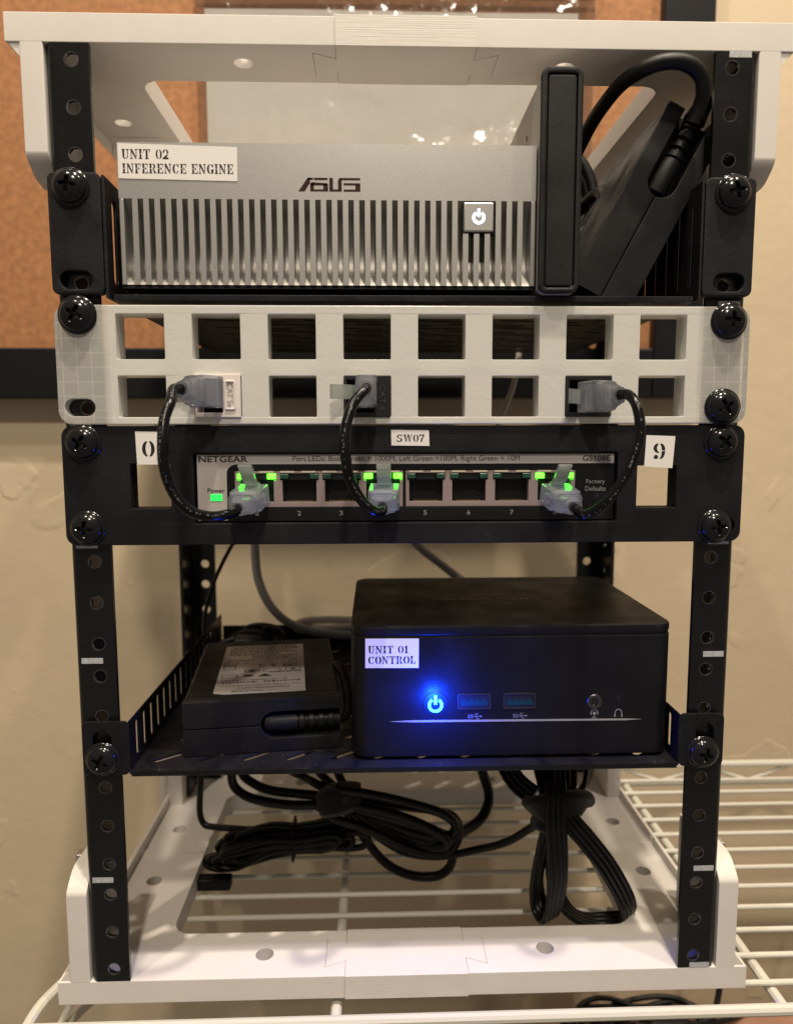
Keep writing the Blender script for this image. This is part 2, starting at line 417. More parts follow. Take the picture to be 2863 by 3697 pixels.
def glyph(c):
    """bold stencil slab letters in a box one unit high -> (quads, width)"""
    if c == 'O' or c == '0': wd = .82 if c == 'O' else .68; return crescents(wd), wd
    if c == 'U': return rc(.08, .3, .30, 1) + rc(0, .91, .38, 1) + rc(.62, .3, .71, 1) + rc(.50, .91, .82, 1) + sector(.40, .30, .31, .30, .11, .20, 182, 262) + sector(.40, .30, .31, .30, .22, .22, 278, 358), .84
    if c == 'N': return rc(.09, 0, .18, .80) + rc(0, 0, .28, .08) + [[(0, 1), (.26, 1), (.72, .12), (.72, 0), (.62, 0)]] [:1] + rc(.66, .26, .75, 1) + rc(.54, .92, .86, 1), .88
    if c == 'I': return rc(.09, 0, .31, .46) + rc(.09, .54, .31, 1) + rc(0, 0, .40, .08) + rc(0, .92, .40, 1), .42
    if c == 'T': return rc(.28, 0, .50, .86) + rc(.18, 0, .60, .08) + rc(0, .90, .24, 1) + rc(.54, .90, .78, 1) + rc(0, .68, .07, 1) + rc(.71, .68, .78, 1) + rc(.28, .90, .50, 1), .80
    if c in 'FE':
        q = rc(.07, 0, .29, .46) + rc(.07, .54, .29, 1) + rc(0, .92, .29, 1) + rc(.35, .91, .70, 1) + rc(.63, .70, .70, 1) + rc(.33, .46, .52, .54) + rc(.46, .36, .53, .64)
        q += rc(0, 0, .40, .08) if c == 'F' else rc(0, 0, .29, .08) + rc(.35, 0, .72, .09) + rc(.65, 0, .72, .30)
        return q, .74
    if c == 'R': return rc(.08, 0, .30, .46) + rc(.08, .54, .30, 1) + rc(0, 0, .38, .08) + rc(0, .92, .36, 1) + sector(.42, .73, .34, .27, .14, .19, -85, 85) + [[(.42, .46), (.58, .42), (.86, 0), (.60, 0)]], .86
    if c in 'CG':
        q = sector(.40, .5, .40, .5, .16, .42, 100, 260) + sector(.42, .5, .34, .5, .22, .42, 30, 82) + sector(.42, .5, .34, .5, .22, .42, 278, 330) + rc(.68, .66, .75, 1)
        if c == 'G': q += rc(.54, .04, .76, .42) + rc(.46, .36, .82, .44)
        return q, .82
    if c == 'L': return rc(.08, 0, .30, .46) + rc(.08, .54, .30, 1) + rc(0, 0, .30, .08) + rc(0, .92, .40, 1) + rc(.36, 0, .70, .09) + rc(.62, 0, .70, .34), .74
    if c == 'S': return sector(.36, .74, .34, .26, .16, .17, 30, 262) + sector(.36, .27, .36, .27, .16, .17, -150, 82) + rc(.60, .70, .67, 1) + rc(0, 0, .07, .30), .74
    if c == 'W': return [[(.06, 1), (.28, 1), (.44, .05), (.34, 0)], [(.40, .0), (.46, .1), (.62, .85), (.56, 1)], [(.54, 1), (.76, 1), (.90, .05), (.80, 0)], [(.86, 0), (.92, .1), (1.10, 1), (1.02, 1)]] + rc(0, .92, .34, 1) + rc(.98, .92, 1.18, 1), 1.2
    if c == '1': return rc(.16, 0, .38, .88) + rc(.04, 0, .50, .08) + [[(.0, .78), (.14, .74), (.14, .88), (.38, .92), (.38, 1), (.24, 1)]], .54
    if c == '2': return sector(.33, .70, .32, .30, .14, .20, -35, 80) + sector(.33, .70, .32, .30, .14, .20, 100, 190) + [[(.0, .0), (.34, .0), (.60, .50), (.40, .44), (.04, .12)]] + rc(.0, 0, .30, .16) + rc(.36, 0, .66, .16), .70
    if c == '7': return rc(0, .82, .30, 1) + rc(.36, .82, .64, 1) + rc(0, .68, .07, 1) + [[(.14, 0), (.36, 0), (.42, .40), (.64, .82), (.52, .82), (.24, .42)]], .66
    if c == '9': return sector(.30, .70, .30, .30, .10, .22, 100, 260) + sector(.36, .62, .32, .38, .12, .30, -10, 80) + sector(.36, .44, .32, .44, .12, .36, -80, 10) + circ_quads(.16, .14, .13) + sector(.34, .62, .22, .22, .14, .16, 190, 270), .70
    return [], .42
def circ_quads(cx, cy, r): return [circ(cx, cy, r, 12)]
def stencil(name, body, x0, z0, x1, h, y, parent, m_='ink', gap=.10):
    qs = []; u = 0
    for ch in body:
        q, wd = glyph(ch)
        qs += [[(u + a, b) for a, b in p] for p in q]; u += wd + gap
    u -= gap; k = (x1 - x0) / u; mb = MB()
    for q in qs: mb.poly([(x0 + a * k, y, z0 + b * h) for a, b in q])
    org = ORG[parent.name]
    mb.v = [(a - org[0], b - org[1], c - org[2]) for a, b, c in mb.v]
    return obj(name, mb.me('ink', 0), m_, parent, org)

def power_symbol(name, cx, cz, r, y, m_, parent, wdt=.36):
    mb = MB()
    for q in sector(cx, cz, r, r, r * (1 - wdt), r * (1 - wdt), 122, 418, 24):
        mb.poly([(a, y, b) for a, b in q])
    mb.poly([(cx - r * .19, y, cz + r * .12), (cx + r * .19, y, cz + r * .12), (cx + r * .19, y, cz + r * 1.32), (cx - r * .19, y, cz + r * 1.32)])
    return part(name, mb, m_, parent, smooth=0)

# ------------------------------------------------------------------ the setting
wall = obj('wall', plate_mb([(-1500, -900), (1500, -900), (1500, 1500), (-1500, 1500)], [], 237, 260, 'xz', .1).me('wall'), 'wall')
wall['kind'] = 'structure'

# ------------------------------------------------------------------ framed board on the wall
board = thing('pin_board', 'brown hardboard panel in a black frame hung on the beige wall', 'board', (-150, 236, 246))
part('board_panel', MB().box(-560, 180, 228, 236, 262, 780), 'hardboard', board)
part('frame_bar', MB().box(177.5, 211, 219, 236.5, 246, 800), 'frame', board, bevel=1)
part('frame_bar', MB().box(-600, 177.3, 219.2, 236.4, 246, 279), 'frame', board, bevel=1)

bag = thing('plastic_bag', 'clear shiny plastic bag with a white sheet inside pinned to the board', 'plastic bag', (0, 227, 330))
def wavy_sheet(x0, x1, z0, z1, y, amp, nx, nz, seed, thick):
    rnd = random.Random(seed)
    ph = [(rnd.uniform(.01, .05), rnd.uniform(.01, .05), rnd.uniform(0, 6), rnd.uniform(.3, 1)) for _ in range(9)]
    def d(x, z): return sum(a * math.sin(fx * x + fz * z * (1 if k % 2 else -1) + p) for k, (fx, fz, p, a) in enumerate(ph)) / 3
    F = [[(x0 + (x1 - x0) * i / nx, y + amp * d(x0 + (x1 - x0) * i / nx, z0 + (z1 - z0) * j / nz), z0 + (z1 - z0) * j / nz) for i in range(nx + 1)] for j in range(nz + 1)]
    mb = MB(); n = nx + 1
    fr = [p for r_ in F for p in r_]; bk = [(a, b + thick, c) for a, b, c in fr]; N = len(fr)
    fs = [(j * n + i, j * n + i + 1, (j + 1) * n + i + 1, (j + 1) * n + i) for j in range(nz) for i in range(nx)]
    fs += [tuple(N + q for q in f[::-1]) for f in fs]
    edge = [i for i in range(n)] + [j * n + nx for j in range(1, nz + 1)] + [nz * n + i for i in range(nx - 1, -1, -1)] + [j * n for j in range(nz - 1, 0, -1)]
    for a, b in zip(edge, edge[1:] + edge[:1]): fs.append((a, b, N + b, N + a))
    return mb.add(fr + bk, fs)
part('inner_sheet', wavy_sheet(-120, 122, 336, 494, 224.5, .5, 30, 20, 3, 1.2), 'wrap_white', bag, smooth=80)
part('film', wavy_sheet(-124, 134, 330, 530, 221.5, 1.3, 70, 60, 5, .15), 'film', bag, smooth=80)
zp = MB()
for k in range(2): zp.tube([(-124, 220.5, 503 + 7 * k), (0, 220, 504.5 + 7 * k), (134, 220.5, 504 + 7 * k)], 1.1, 8, 8)
part('zip_seal', zp, 'film_soft', bag)

# ------------------------------------------------------------------ wire shelf under the rack
ws = thing('wire_shelf', 'white coated wire shelf that the rack stands on', 'wire shelf', (120, 90, -12))
wy0, pitch = 4.8, 16.2
def bar(name, a, b, r, n=10): return part(name, MB().tube([a, b], r, n), 'wire', ws)
wire_me = None
for k in range(12):
    y = wy0 + pitch * k
    if wire_me is None:
        wo = bar('wire', (-137, y, -10.6), (420, y, -10.6), 1.25); wire_me = wo.data
    else:
        o = bpy.data.objects.new('wire', wire_me); col.objects.link(o); o.parent = ws
        o.location = (0, pitch * k * S, random.uniform(-.15, .15) * S); o.rotation_euler = (0, 0, R(random.uniform(-.06, .06)))
for x in (-29, 155, 330): bar('cross_wire', (x, -6, -14.2), (x, 186, -14.2), 2.3)
part('side_rim', MB().tube([(-151.5, -8, -13.5), (-151, 6, -13.5), (-145, 24, -13.7), (-138, 44, -14), (-136, 90, -14), (-136, 188, -14)], 2.3, 10, 6), 'wire', ws)
part('side_rim', MB().tube([(-151.5, -8, -34), (-151, 6, -34), (-145, 24, -34), (-138, 44, -34), (-136, 90, -34), (-136, 188, -34)], 2.0, 10, 6), 'wire', ws)
bar('front_rim', (-151, -7.5, -13), (420, -6.6, -12.6), 2.3)
bar('back_rim', (-151, 187, -1.2), (420, 187, -1.2), 2.3)
bar('back_rim', (-151, 188, -14.5), (420, 188, -14.5), 2.0)
def zig(pts): return part('truss_wire', MB().sweep(pts, circ(0, 0, 1.5, 8), 1, 1, smooth=False), 'wire', ws)
zig([(x_, 187.6, -13.5 if i % 2 else -2.2) for i, x_ in enumerate(range(-150, 421, 30))])
zig([(-151.5, -6, -15), (-149, 10, -33), (-141, 34, -15), (-136.5, 60, -33), (-136, 84, -15), (-136, 110, -33)])

# ------------------------------------------------------------------ the rack
rack = thing('equipment_rack', 'black steel post rack with white printed plastic top and bottom frames', 'rack', (0, 90, -9))
HT = 359.16; U = 44.895
def hz(u, k): return HT - (u * U + (6.41, 22.45, 38.48)[k])
DEP = 180.0
def corner_plan(sx, back):
    fy = (lambda y: DEP - y) if back else (lambda y: y)
    pts = [(-141, 0), (-25.36, 0), (-25.36, 9), (-33.77, 5.25), (-33.77, 21.75), (-25.36, 19), (-25.36, 27.5), (-95, 27.5)]
    pts += [(-95 - 8 * math.sin(R(a)), 35.5 - 8 * math.cos(R(a))) for a in (20, 45, 70, 90)]
    pts += [(-103, 89.85), (-141, 89.85)]
    hl = [circ(-60, 13.7, 3.7), circ(-122.5, 66.5, 3.7)]
    return [(-sx * x, fy(y)) for x, y in pts], [[(-sx * x, fy(y)) for x, y in h] for h in hl]
def upright(sx, back, top):
    o = [(0, .9), (0, 37.5), (.8, 39.4), (2.6, 41.4), (6.5, 44.6), (9, 45.6), (12, 46), (40, 46), (40, .9)]
    z = (lambda v: HT + .3 - v) if top else (lambda v: v)
    y = (lambda v: DEP - v) if back else (lambda v: v)
    return [(y(a), z(b)) for a, b in o]
for top in (False, True):
    z0, z1 = (-9, 1) if not top else (HT - .7, HT + 9.3)
    for back in (False, True):
        for sx in (-1, 1):
            ol, hl = corner_plan(sx, back)
            mb = plate_mb(ol, hl, z0, z1, 'xy', .4)
            xa, xb = sorted((sx * 136.2, sx * 127.9))
            plate_mb(upright(sx, back, top), [], xa, xb, 'yz', .7, mb)
            tz = (lambda v: HT + .3 - v) if top else (lambda v: v)
            ya, yb = sorted((DEP - .6, DEP - 89.2)) if back else (.6, 89.2)
            mb.ring([[(sx * 140.6, y_, tz(.6)), (sx * 135.9, y_, tz(.6)), (sx * 135.9, y_, tz(6.0))] for y_ in (ya, yb)])
            part('corner_bracket', mb, 'pla', rack)
        f = (lambda y: DEP - y) if back else (lambda y: y)
        blk = [(-25.3, -.5), (25.3, -.5), (25.3, 9), (33.7, 5.3), (33.7, 21.7), (25.3, 19), (25.3, 27.8), (-25.3, 27.8), (-25.3, 19), (-33.7, 21.7), (-33.7, 5.3), (-25.3, 9)]
        part('joining_block', plate_mb([(x, f(y)) for x, y in blk], [], z0 - (.05 if top else 0), z1 + (.05 if not top else .4), 'xy', .1), 'pla_rough', rack)
    for sx in (-1, 1):
        bt = [(-9, -8), (0, -4.5), (9, -8), (9, 8), (0, 4.5), (-9, 8)]
        zz = (1.0, 1.06) if not top else (HT - .76, HT - .7)
        part('joint_key', plate_mb([(sx * 122 + y * 1.4, DEP / 2 + x) for x, y in bt], [], zz[0] - .3, zz[1], 'xy', .02), 'pla', rack)

def rail_mb(sx, y0, ydir, x_off=0):
    """angle section: flange with holes towards the front (or back) and a side flange"""
    holes = [circ(sx * 118.25 + x_off, hz(u, k), 2.55, 18) for u in range(8) for k in range(3)]
    x1, x0 = sx * 112 + x_off, sx * 124.6 + x_off
    ol = [(x1, 1.05), (x0, 1.05), (x0, HT - .75), (x1, HT - .75)]
    mb = plate_mb(ol, holes, y0, y0 + 2 * ydir, 'xz', .15)
    xo, xi = sx * 127.5 + x_off, sx * 125.5 + x_off
    sh = [circ(y0 + ydir * 13, hz(u, k) - 3, 2.2, 14) for u in range(8) for k in range(3)]
    plate_mb([(y0 + 3 * ydir, 1.05), (y0 + 26 * ydir, 1.05), (y0 + 26 * ydir, HT - .75), (y0 + 3 * ydir, HT - .75)], sh, min(xo, xi), max(xo, xi), 'yz', .12, mb)
    sec = []
    for k in range(7):
        a = R(90 * k / 6); sec.append((sx * 124.5 + x_off + sx * 3 * math.sin(a), y0 + ydir * (3 - 3 * math.cos(a))))
    for k in range(6, -1, -1):
        a = R(90 * k / 6); sec.append((sx * 124.5 + x_off + sx * 1.05 * math.sin(a), y0 + ydir * (3 - 1.05 * math.cos(a))))
    mb.ring([[(x, y, z) for x, y in sec] for z in (1.06, HT - .76)])
    return mb
front_rails = []
for sx in (-1, 1):
    rl = part('rail', rail_mb(sx, 0, 1), 'rail', rack); front_rails.append(rl)
    for k in range(9):
        z = HT - U * k - .2
        if k == 0: z = HT - 1.7
        if k == 8: z = 2.2
        if k in (0, 8) and sx < 0: continue
        part('scale_mark', MB().box(sx * 121 - 4.1, sx * 121 + 4.1, -.06, .1, z - 1.1, z + 1.1), 'mark', rl)
    part('rail', rail_mb(sx, DEP - 5, -1, 0 if sx < 0 else 3.5), 'rail', rack)
THR = MB().ring([[( (2.55 + .22 * math.cos(R(a))) * math.cos(R(t)), .35 + .45 * math.sin(R(a)), (2.55 + .22 * math.cos(R(a))) * math.sin(R(t))) for a in range(0, 360, 60)] for t in range(0, 361, 20)], cap=False).me('thread')
THR.materials.append(M['steel_dark'])
for sx, par in zip((-1, 1), front_rails):
    for u in range(8):
        for k in range(3):
            if (u, k) in ((1, 0), (2, 0), (3, 0), (3, 2), (5, 2)) or (u, k, sx) == (2, 2, 1): continue
            obj('thread', THR, None, par, (sx * 118.25, 0, hz(u, k)))
def hexbolt(sx, y, z):
    mb = MB(); x0, x1 = sx * 136.2, sx * 140.5
    mb.ring([[(x, y + 4 * math.cos(R(60 * k + 12)), z + 4 * math.sin(R(60 * k + 12))) for k in range(6)] for x in (x0, x1)])
    return part('bolt', mb, 'zinc', rack, bevel=.4)
for sx in (-1, 1):
    for z in (39.5, HT - 39.5): hexbolt(sx, 24, z)
    # end of the bolt seen through the post
    mb = MB()
    mb.ring([[(sx * 123.5 if i else sx * 127.8, 24 + 2.2 * math.cos(R(30 * k)), 39.5 + 2.2 * math.sin(R(30 * k))) for k in range(12)] for i in (0, 1)])
    part('bolt_end', mb, 'zinc', rack, bevel=.2)

# ------------------------------------------------------------------ pan head screws
def screw_mesh(depth=1.5):
    mb = MB(); n, rings = 56, 22; R0 = 5.75
    def h(r, a):
        v = 3.4 * (1 - (r / R0) ** 2) ** .5 if r < R0 else 0
        v = min(v, 3.2)
        x, y = r * math.cos(a), r * math.sin(a); s = 0
        for p, q in ((x, y), (y, x)):
            wdt = .62 + .12 * (1 - min(1, abs(p) / 3))
            if abs(q) < wdt and abs(p) < 2.9: s = max(s, min(1, (2.9 - abs(p)) / .7) * min(1, (wdt - abs(q)) / .18))
        return v - s * 1.9
    vs = [(0, -h(0, 0), 0)]; fs = []
    for i in range(1, rings + 1):
        r = R0 * math.sin(math.pi / 2 * i / rings)
        for j in range(n):
            a = 2 * math.pi * j / n; vs.append((r * math.cos(a), -h(r, a), r * math.sin(a)))
    for j in range(n): fs.append((0, 1 + j, 1 + (j + 1) % n))
    for i in range(rings - 1):
        for j in range(n):
            a, b = 1 + i * n + j, 1 + i * n + (j + 1) % n; fs.append((a, b, b + n, a + n))
    mb.add(vs, fs); return mb.me('screw_head', 40)
SCREW = screw_mesh()
WASH = MB().lathe_y([(5.2, .9), (6.5, .9), (6.6, .5), (6.3, .05), (5.5, -.35), (5.2, -.3)], 40).me('screw_flange')
def screw(parent, x, z, y, rot, tilt=0, sc_=1):
    o = obj('screw', SCREW, 'screw', parent, (x, y - .9, z), (R(tilt), R(rot), 0))
    o.scale = (sc_, 1.0, sc_)
    wsh = bpy.data.objects.new('flange', WASH); col.objects.link(wsh); wsh.parent = o
    if not WASH.materials: WASH.materials.append(M['screw'])
    return o

# ------------------------------------------------------------------ upper equipment tray (black)
tray = thing('rack_tray', 'black slotted tray with tall ears holding the silver computer', 'rack tray', (0, 70, 270))
for sx in (-1, 1):
    a, b = sorted((sx * 127.3, sx * 108.6))
    ol = rrect(a, 271.2, b, 313.4, 2.5)
    part('ear', plate_mb(ol, [stad(sx * 118.6, 276.3, 11.5, 6.4), stad(sx * 118.6, hz(1, 0), 8, 6)], -4, -.15, 'xz', .5), 'ear', tray)
    slots = [stad(5 + 11.5 * k, 291, 30, 4.4 if sx < 0 else 2.4, 90) for k in range(13)]
    wl = [(-3.8, 270), (160, 270), (160, 309), (-3.8, 312.5)]
    a, b = sorted((sx * 108.4, sx * (107.2 if sx < 0 else 107.4)))
    part('side_wall', plate_mb(wl, slots, a, b, 'yz', .3), 'ear', tray)
fl = []
for j in range(14):
    for i in range(-2, 3):
        cx = i * 42 + (21 if j % 2 else 0) - 4
        if abs(cx) > 86: continue
        fl.append(stad(cx, 12 + j * 10.3, 35, 3.0, 9))
part('floor', plate_mb([(-105.7, -3.2), (105.7, -3.2), (105.7, 160), (-105.7, 160)], fl, 269.2, 271.4, 'xy', .25), 'tray', tray)
screw(tray, -119.0, hz(1, 0) + .3, -4, 8, sc_=1.03); screw(tray, 118.6, hz(1, 0), -4, -12, sc_=1.03)

# ------------------------------------------------------------------ silver computer
X0, X1, Z0, Z1, YF = -103.0, 47.0, 275.0, 324.4, -2.0
pcs = thing('mini_computer', 'silver ribbed metal mini computer on the upper tray labelled unit 02', 'computer', ((X0 + X1) / 2, 70, 271.4))
part('case', MB().box(X0 + .5, X1 - .5, 9.5, 146, Z0 + .5, Z1 - .6), 'silver', pcs, bevel=1)
part('top_panel', MB().box(X0, X1, YF, 9, 305.1, Z1), 'silver', pcs)
part('end_panel', MB().box(X0, X0 + 1.7, YF, 9, Z0, 305.1), 'silver', pcs, bevel=.3)
part('end_panel', MB().box(X1 - 1.7, X1, YF, 9, Z0, 305.1), 'silver', pcs, bevel=.3)
# scooped groove floor behind the fins
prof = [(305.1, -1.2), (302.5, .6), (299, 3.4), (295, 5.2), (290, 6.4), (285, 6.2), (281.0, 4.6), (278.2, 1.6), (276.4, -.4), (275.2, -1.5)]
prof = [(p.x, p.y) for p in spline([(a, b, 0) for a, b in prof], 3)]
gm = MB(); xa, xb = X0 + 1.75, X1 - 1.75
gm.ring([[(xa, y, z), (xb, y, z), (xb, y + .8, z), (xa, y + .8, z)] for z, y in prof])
part('groove_floor', gm, 'silver_shaded', pcs, smooth=60)
part('sill', MB().box(X0, X1, -1.2, 9, 273.9, 274.95), 'black_hole', pcs)
nf = 37; fp = (X1 - X0 - 3.4) / nf
fin_long = MB().box(-.98, .98, YF, 8.8, Z0 + .1, 305.1).me('fin'); fin_short = MB().box(-.98, .98, YF, 8.8, Z0 + .1, 293.6).me('fin')
for k in range(nf - 1):
    x = X0 + 1.7 + fp * (k + 1)
    if abs(x - 26.2) < 6.9: me = fin_short
    else: me = fin_long
    o = obj('fin', me, 'silver', pcs, (x, 0, 0))
btn = part('power_button', MB().box(20.7, 31.7, YF - .35, 4, 294.3, 304.6), 'silver', pcs, bevel=.5)
part('button_recess', MB().box(20.3, 32.1, YF + 1.4, 2.2, 293.85, 305.05), 'black_hole', pcs)
power_symbol('power_symbol', 26.2, 299.2, 2.35, YF - .42, 'led_white', btn, .42)
lab = part('name_label', plate_mb([(-102.7, 311.9), (-60.6, 311.2), (-60.5, 322.9), (-102.6, 323.9)], [], YF - .22, YF - .02, 'xz', .03), 'paper', pcs)
stencil('label_lettering', 'UNIT 02', -101.2, 318.6, -84.6, 3.3, YF - .27, lab)
stencil('label_lettering', 'INFERENCE ENGINE', -101.2, 313.7, -61.9, 3.3, YF - .27, lab)
lg = MB(); lx, lz, lw, lh = -38.9, 308.0, 22.2, 4.7; sh = .32
def lgq(pts):
    lg.poly([(lx + lw * (a + 0) , YF - .06, lz + lh * b) for a, b in pts])
lgq([(0, 0), (.05, 0), (.19, .82), (.22, 1), (.15, 1)]); lgq([(.15, 1), (.14, .84), (.24, .84), (.24, 1)])         # slanted A
lgq([(.10, .0), (.05, .0), (.17, .72), (.20, .72)])
lgq([(.25, .84), (.47, .84), (.47, 1), (.25, 1)]); lgq([(.20, .44), (.45, .44), (.47, .60), (.22, .68)])              # first S
lgq([(.40, .14), (.48, .14), (.48, .58), (.40, .58)]); lgq([(.19, 0), (.48, 0), (.48, .15), (.19, .15)]); lgq([(.19, .15), (.25, .15), (.25, .62), (.19, .62)])
lgq([(.50, .12), (.56, .12), (.56, 1), (.50, 1)]); lgq([(.50, 0), (.70, 0), (.70, .15), (.50, .15)]); lgq([(.64, .15), (.70, .15), (.70, .9), (.64, .9)])     # U
lgq([(.66, .84), (1.0, .84), (1.0, 1), (.66, 1)]); lgq([(.73, .46), (1.0, .46), (1.0, .62), (.73, .62)])               # last S
lgq([(.92, .14), (1.0, .14), (1.0, .5), (.92, .5)]); lgq([(.73, 0), (1.0, 0), (1.0, .15), (.73, .15)])
part('maker_lettering', lg, 'chrome', pcs, smooth=0)
for x in (X0 + 14, X1 - 14):
    for y in (14, 132): part('foot', MB().lathe_y([(6, 0), (6, 1.9)], 16).box(0, 0, 0, 0, 0, 0) if False else MB().box(x - 6, x + 6, y - 6, y + 6, 271.5, 275.6), 'plastic', pcs, bevel=1)

# ------------------------------------------------------------------ slim box standing on edge
slab = thing('slim_box', 'slim tall black box standing on edge right of the silver computer', 'device', (54, 40, 271.4))
part('shell', plate_mb(rrect(47.6, 271.6, 61.6, 348.6, 2.6), [], -5.5, 96, 'xz', .8), 'plastic_sheen', slab)
part('bezel', plate_mb(rrect(47.1, 271.45, 62.0, 349.0, 3.2), [rrect(49.3, 273.6, 59.9, 346.6, 1.2)], -8, -5.6, 'xz', .7), 'plastic', slab)
part('front_insert', plate_mb(rrect(49.7, 274.0, 59.5, 346.2, 1.0), [], -7.7, -5.7, 'xz', .4), 'plastic', slab)
part('pinhole', MB().ring([[(47.53 + i * .2, 19 + 1.1 * math.cos(R(40 * k)), 335 + 1.1 * math.sin(R(40 * k))) for k in range(9)] for i in (0, 1)]), 'black_hole', slab)

# ------------------------------------------------------------------ power adapters
def adapter(root, W_, T_, D_, slot_end, m_='plastic', yc=2.9, collar=True):
    """local frame: width x, depth y (end face at y=0), thickness z, resting on z=0"""
    h = T_ / 2
    def pl(name, o, hs, a, b, plane, mm, bevel, par=root):
        me = weld(plate_mb(o, hs, a, b, plane, bevel)); return flatten(obj(name, me, mm, par, local=True))
    sl = (W_ / 2 - 29.0 if slot_end > 0 else -(W_ / 2 - 29.0))
    # recess for the strain relief in the end face
    pl('body', rrect(-W_ / 2, 0, W_ / 2, h - .12, 1.6), [], 6.0, D_, 'xz', m_, 1.2)
    pl('body', rrect(-W_ / 2, h + .12, W_ / 2, T_, 1.6), [], 6.0, D_, 'xz', m_, 1.2)
    s = slot_end; xe = s * W_ / 2
    a, b = s * (W_ / 2 - 27), xe
    def half(z0_, z1_, lo):
        r_ = 5.6; pts = []
        x_far = -s * W_ / 2
        if lo: o = [(x_far, z0_), (xe, z0_), (xe, h - r_)] + [(a + s * r_ * math.cos(R(t)) * -1 if False else a - s * r_ * math.sin(R(t)), h - r_ * math.cos(R(t))) for t in (0, 22, 45, 67, 88)] + [(a - s * r_, h - .12), (x_far, h - .12)]
        else: o = [(x_far, z1_), (xe, z1_), (xe, h + r_)] + [(a - s * r_ * math.sin(R(t)), h + r_ * math.cos(R(t))) for t in (0, 22, 45, 67, 88)] + [(a - s * r_, h + .12), (x_far, h + .12)]
        return o
    pl('end_cap', half(0, 0, True), [], 0, 6.3, 'xz', m_, .5)
    pl('end_cap', half(0, T_, False), [], 0, 6.3, 'xz', m_, .5)
    # strain relief lying in the recess
    sr = MB()
    xs = [a - s * 1.5, a + s * 2, a + s * 8]
    sr.sweep([(a - s * 3.5, yc + .6, h), (a - s * 2.5, yc + .4, h), (a + s * 2, yc, h), (a + s * 9, yc, h)], circ(0, 0, 1, 14), lambda t: (2.0 + 1.9 * min(1, t * 5)), 5)
    core = obj('strain_relief', sr.me(), 'plastic', root, local=True)
    for k in range(4):
        x = a + s * (11 + 4.0 * k)
        ring = MB().sweep([(x - s * 1.25, yc, h), (x + s * 1.25, yc, h)], circ(0, 0, 1, 14), 3.75 - .08 * k, 1, smooth=False)
        o = obj('rib', ring.me(), 'plastic', core, local=True, bevel=.4)
    sp = MB().sweep([(a + s * 8, yc, h), (a + s * 27, yc, h)], circ(0, 0, 1, 12), 2.7, 1, smooth=False)
    obj('rib_core', sp.me(), 'plastic', core, local=True)
    if not collar: return a
    fl_ = MB().sweep([(a + s * 26, yc, h), (a + s * 29, yc, h), (a + s * 35, yc, h)], circ(0, 0, 1, 14), lambda t: 4.3 - .9 * t, 3)
    obj('collar', fl_.me(), 'plastic', core, local=True)
    return a

ad1 = thing('power_adapter', 'black power adapter leaning diagonally against the right post above the upper tray', 'power adapter')
ad1.location = Vector((90.7, 8.2, 306.0)) * S
# width axis runs up to the right, thickness across, depth straight back
ang = R(62)
ad1.rotation_euler = (0, -ang, 0)
W1, T1 = 75.0, 24.5
ad1.location = (Vector((92.2, 7.5, 306.2)) - Vector((math.cos(ang) * 0 - math.sin(ang) * (T1 / 2), 0, math.cos(ang) * (T1 / 2)))) * S
adapter(ad1, W1, T1, 110, 1)
ORG[ad1.name] = (0, 0, 0)
Mi = (Matrix.Translation(ad1.location) @ ad1.rotation_euler.to_matrix().to_4x4()).inverted()
def to_local(pts): return [tuple((Mi @ (Vector(p) * S)) / S) for p in pts]
arc = [(105.5, 3, 334.5), (107.2, 1.5, 339.5), (107.3, -1, 344), (105.0, -3, 349.2), (99.0, -4, 352.3), (92.2, -3, 353.0), (85.8, 0, 351.9), (81.0, 8, 351.0), (78.0, 18, 348.6), (76.0, 30, 345.5), (74.6, 42, 341.0), (73.0, 52, 335.4), (71.5, 62, 326)]
o = obj('cord', MB().tube(to_local(arc), 2.75, 16, 6).me(), 'cable_matte', ad1, local=True)
coil = []
for k in range(46):
    t = k / 45 * 2 * math.pi * 2.4 + 1.2
    coil.append((73.5 + 17.5 * math.cos(t), 66 + k * .5, 326 + 27 * math.sin(t)))
obj('cord', MB().tube(to_local([p for p in coil]), 2.7, 12, 2).me(), 'cable_matte', ad1, local=True)
c2 = [(68, 58, 296), (79.1, 60, 308), (88.5, 61, 320.5), (91.5, 63, 327), (90.5, 70, 331), (86, 80, 327), (76, 88, 318)]
obj('cord', MB().tube(to_local(c2), 2.7, 14, 6).me(), 'cable_matte', ad1, local=True)

# ------------------------------------------------------------------ translucent patch panel
pp = thing('patch_bay', 'translucent white printed panel with two rows of square openings', 'patch bay', (0, 0, 224.6))
cols = [-105.3 + 27.35 * k for k in range(8)]
opens = [rrect(x, z0, x + 17.3, z1, .3, 1) for x in cols for z0, z1 in ((248.3, 264.4), (227.4, 242.3))]
slots = [stad(sx * 119.3, z, 11.0, 6.2) for sx in (-1, 1) for z in (hz(2, 0), hz(2, 2))]
mb = plate_mb(rrect(-127.2, 224.7, 127.2, 267.6, 5), opens + slots, -4.2, -.1, 'xz', .35)
plate_mb(rrect(-109.2, 225.2, 109.2, 267.1, 1), opens, -.05, 5.5, 'xz', .2, mb)
part('plate', mb, 'petg', pp)
screw(pp, -118.6, hz(2, 0) + 1.0, -4.2, 28, sc_=1.06); screw(pp, 119.0, hz(2, 0) - .6, -4.2, 5, sc_=1.04); screw(pp, 118.0, hz(2, 2), -4.2, -30, sc_=1.04)

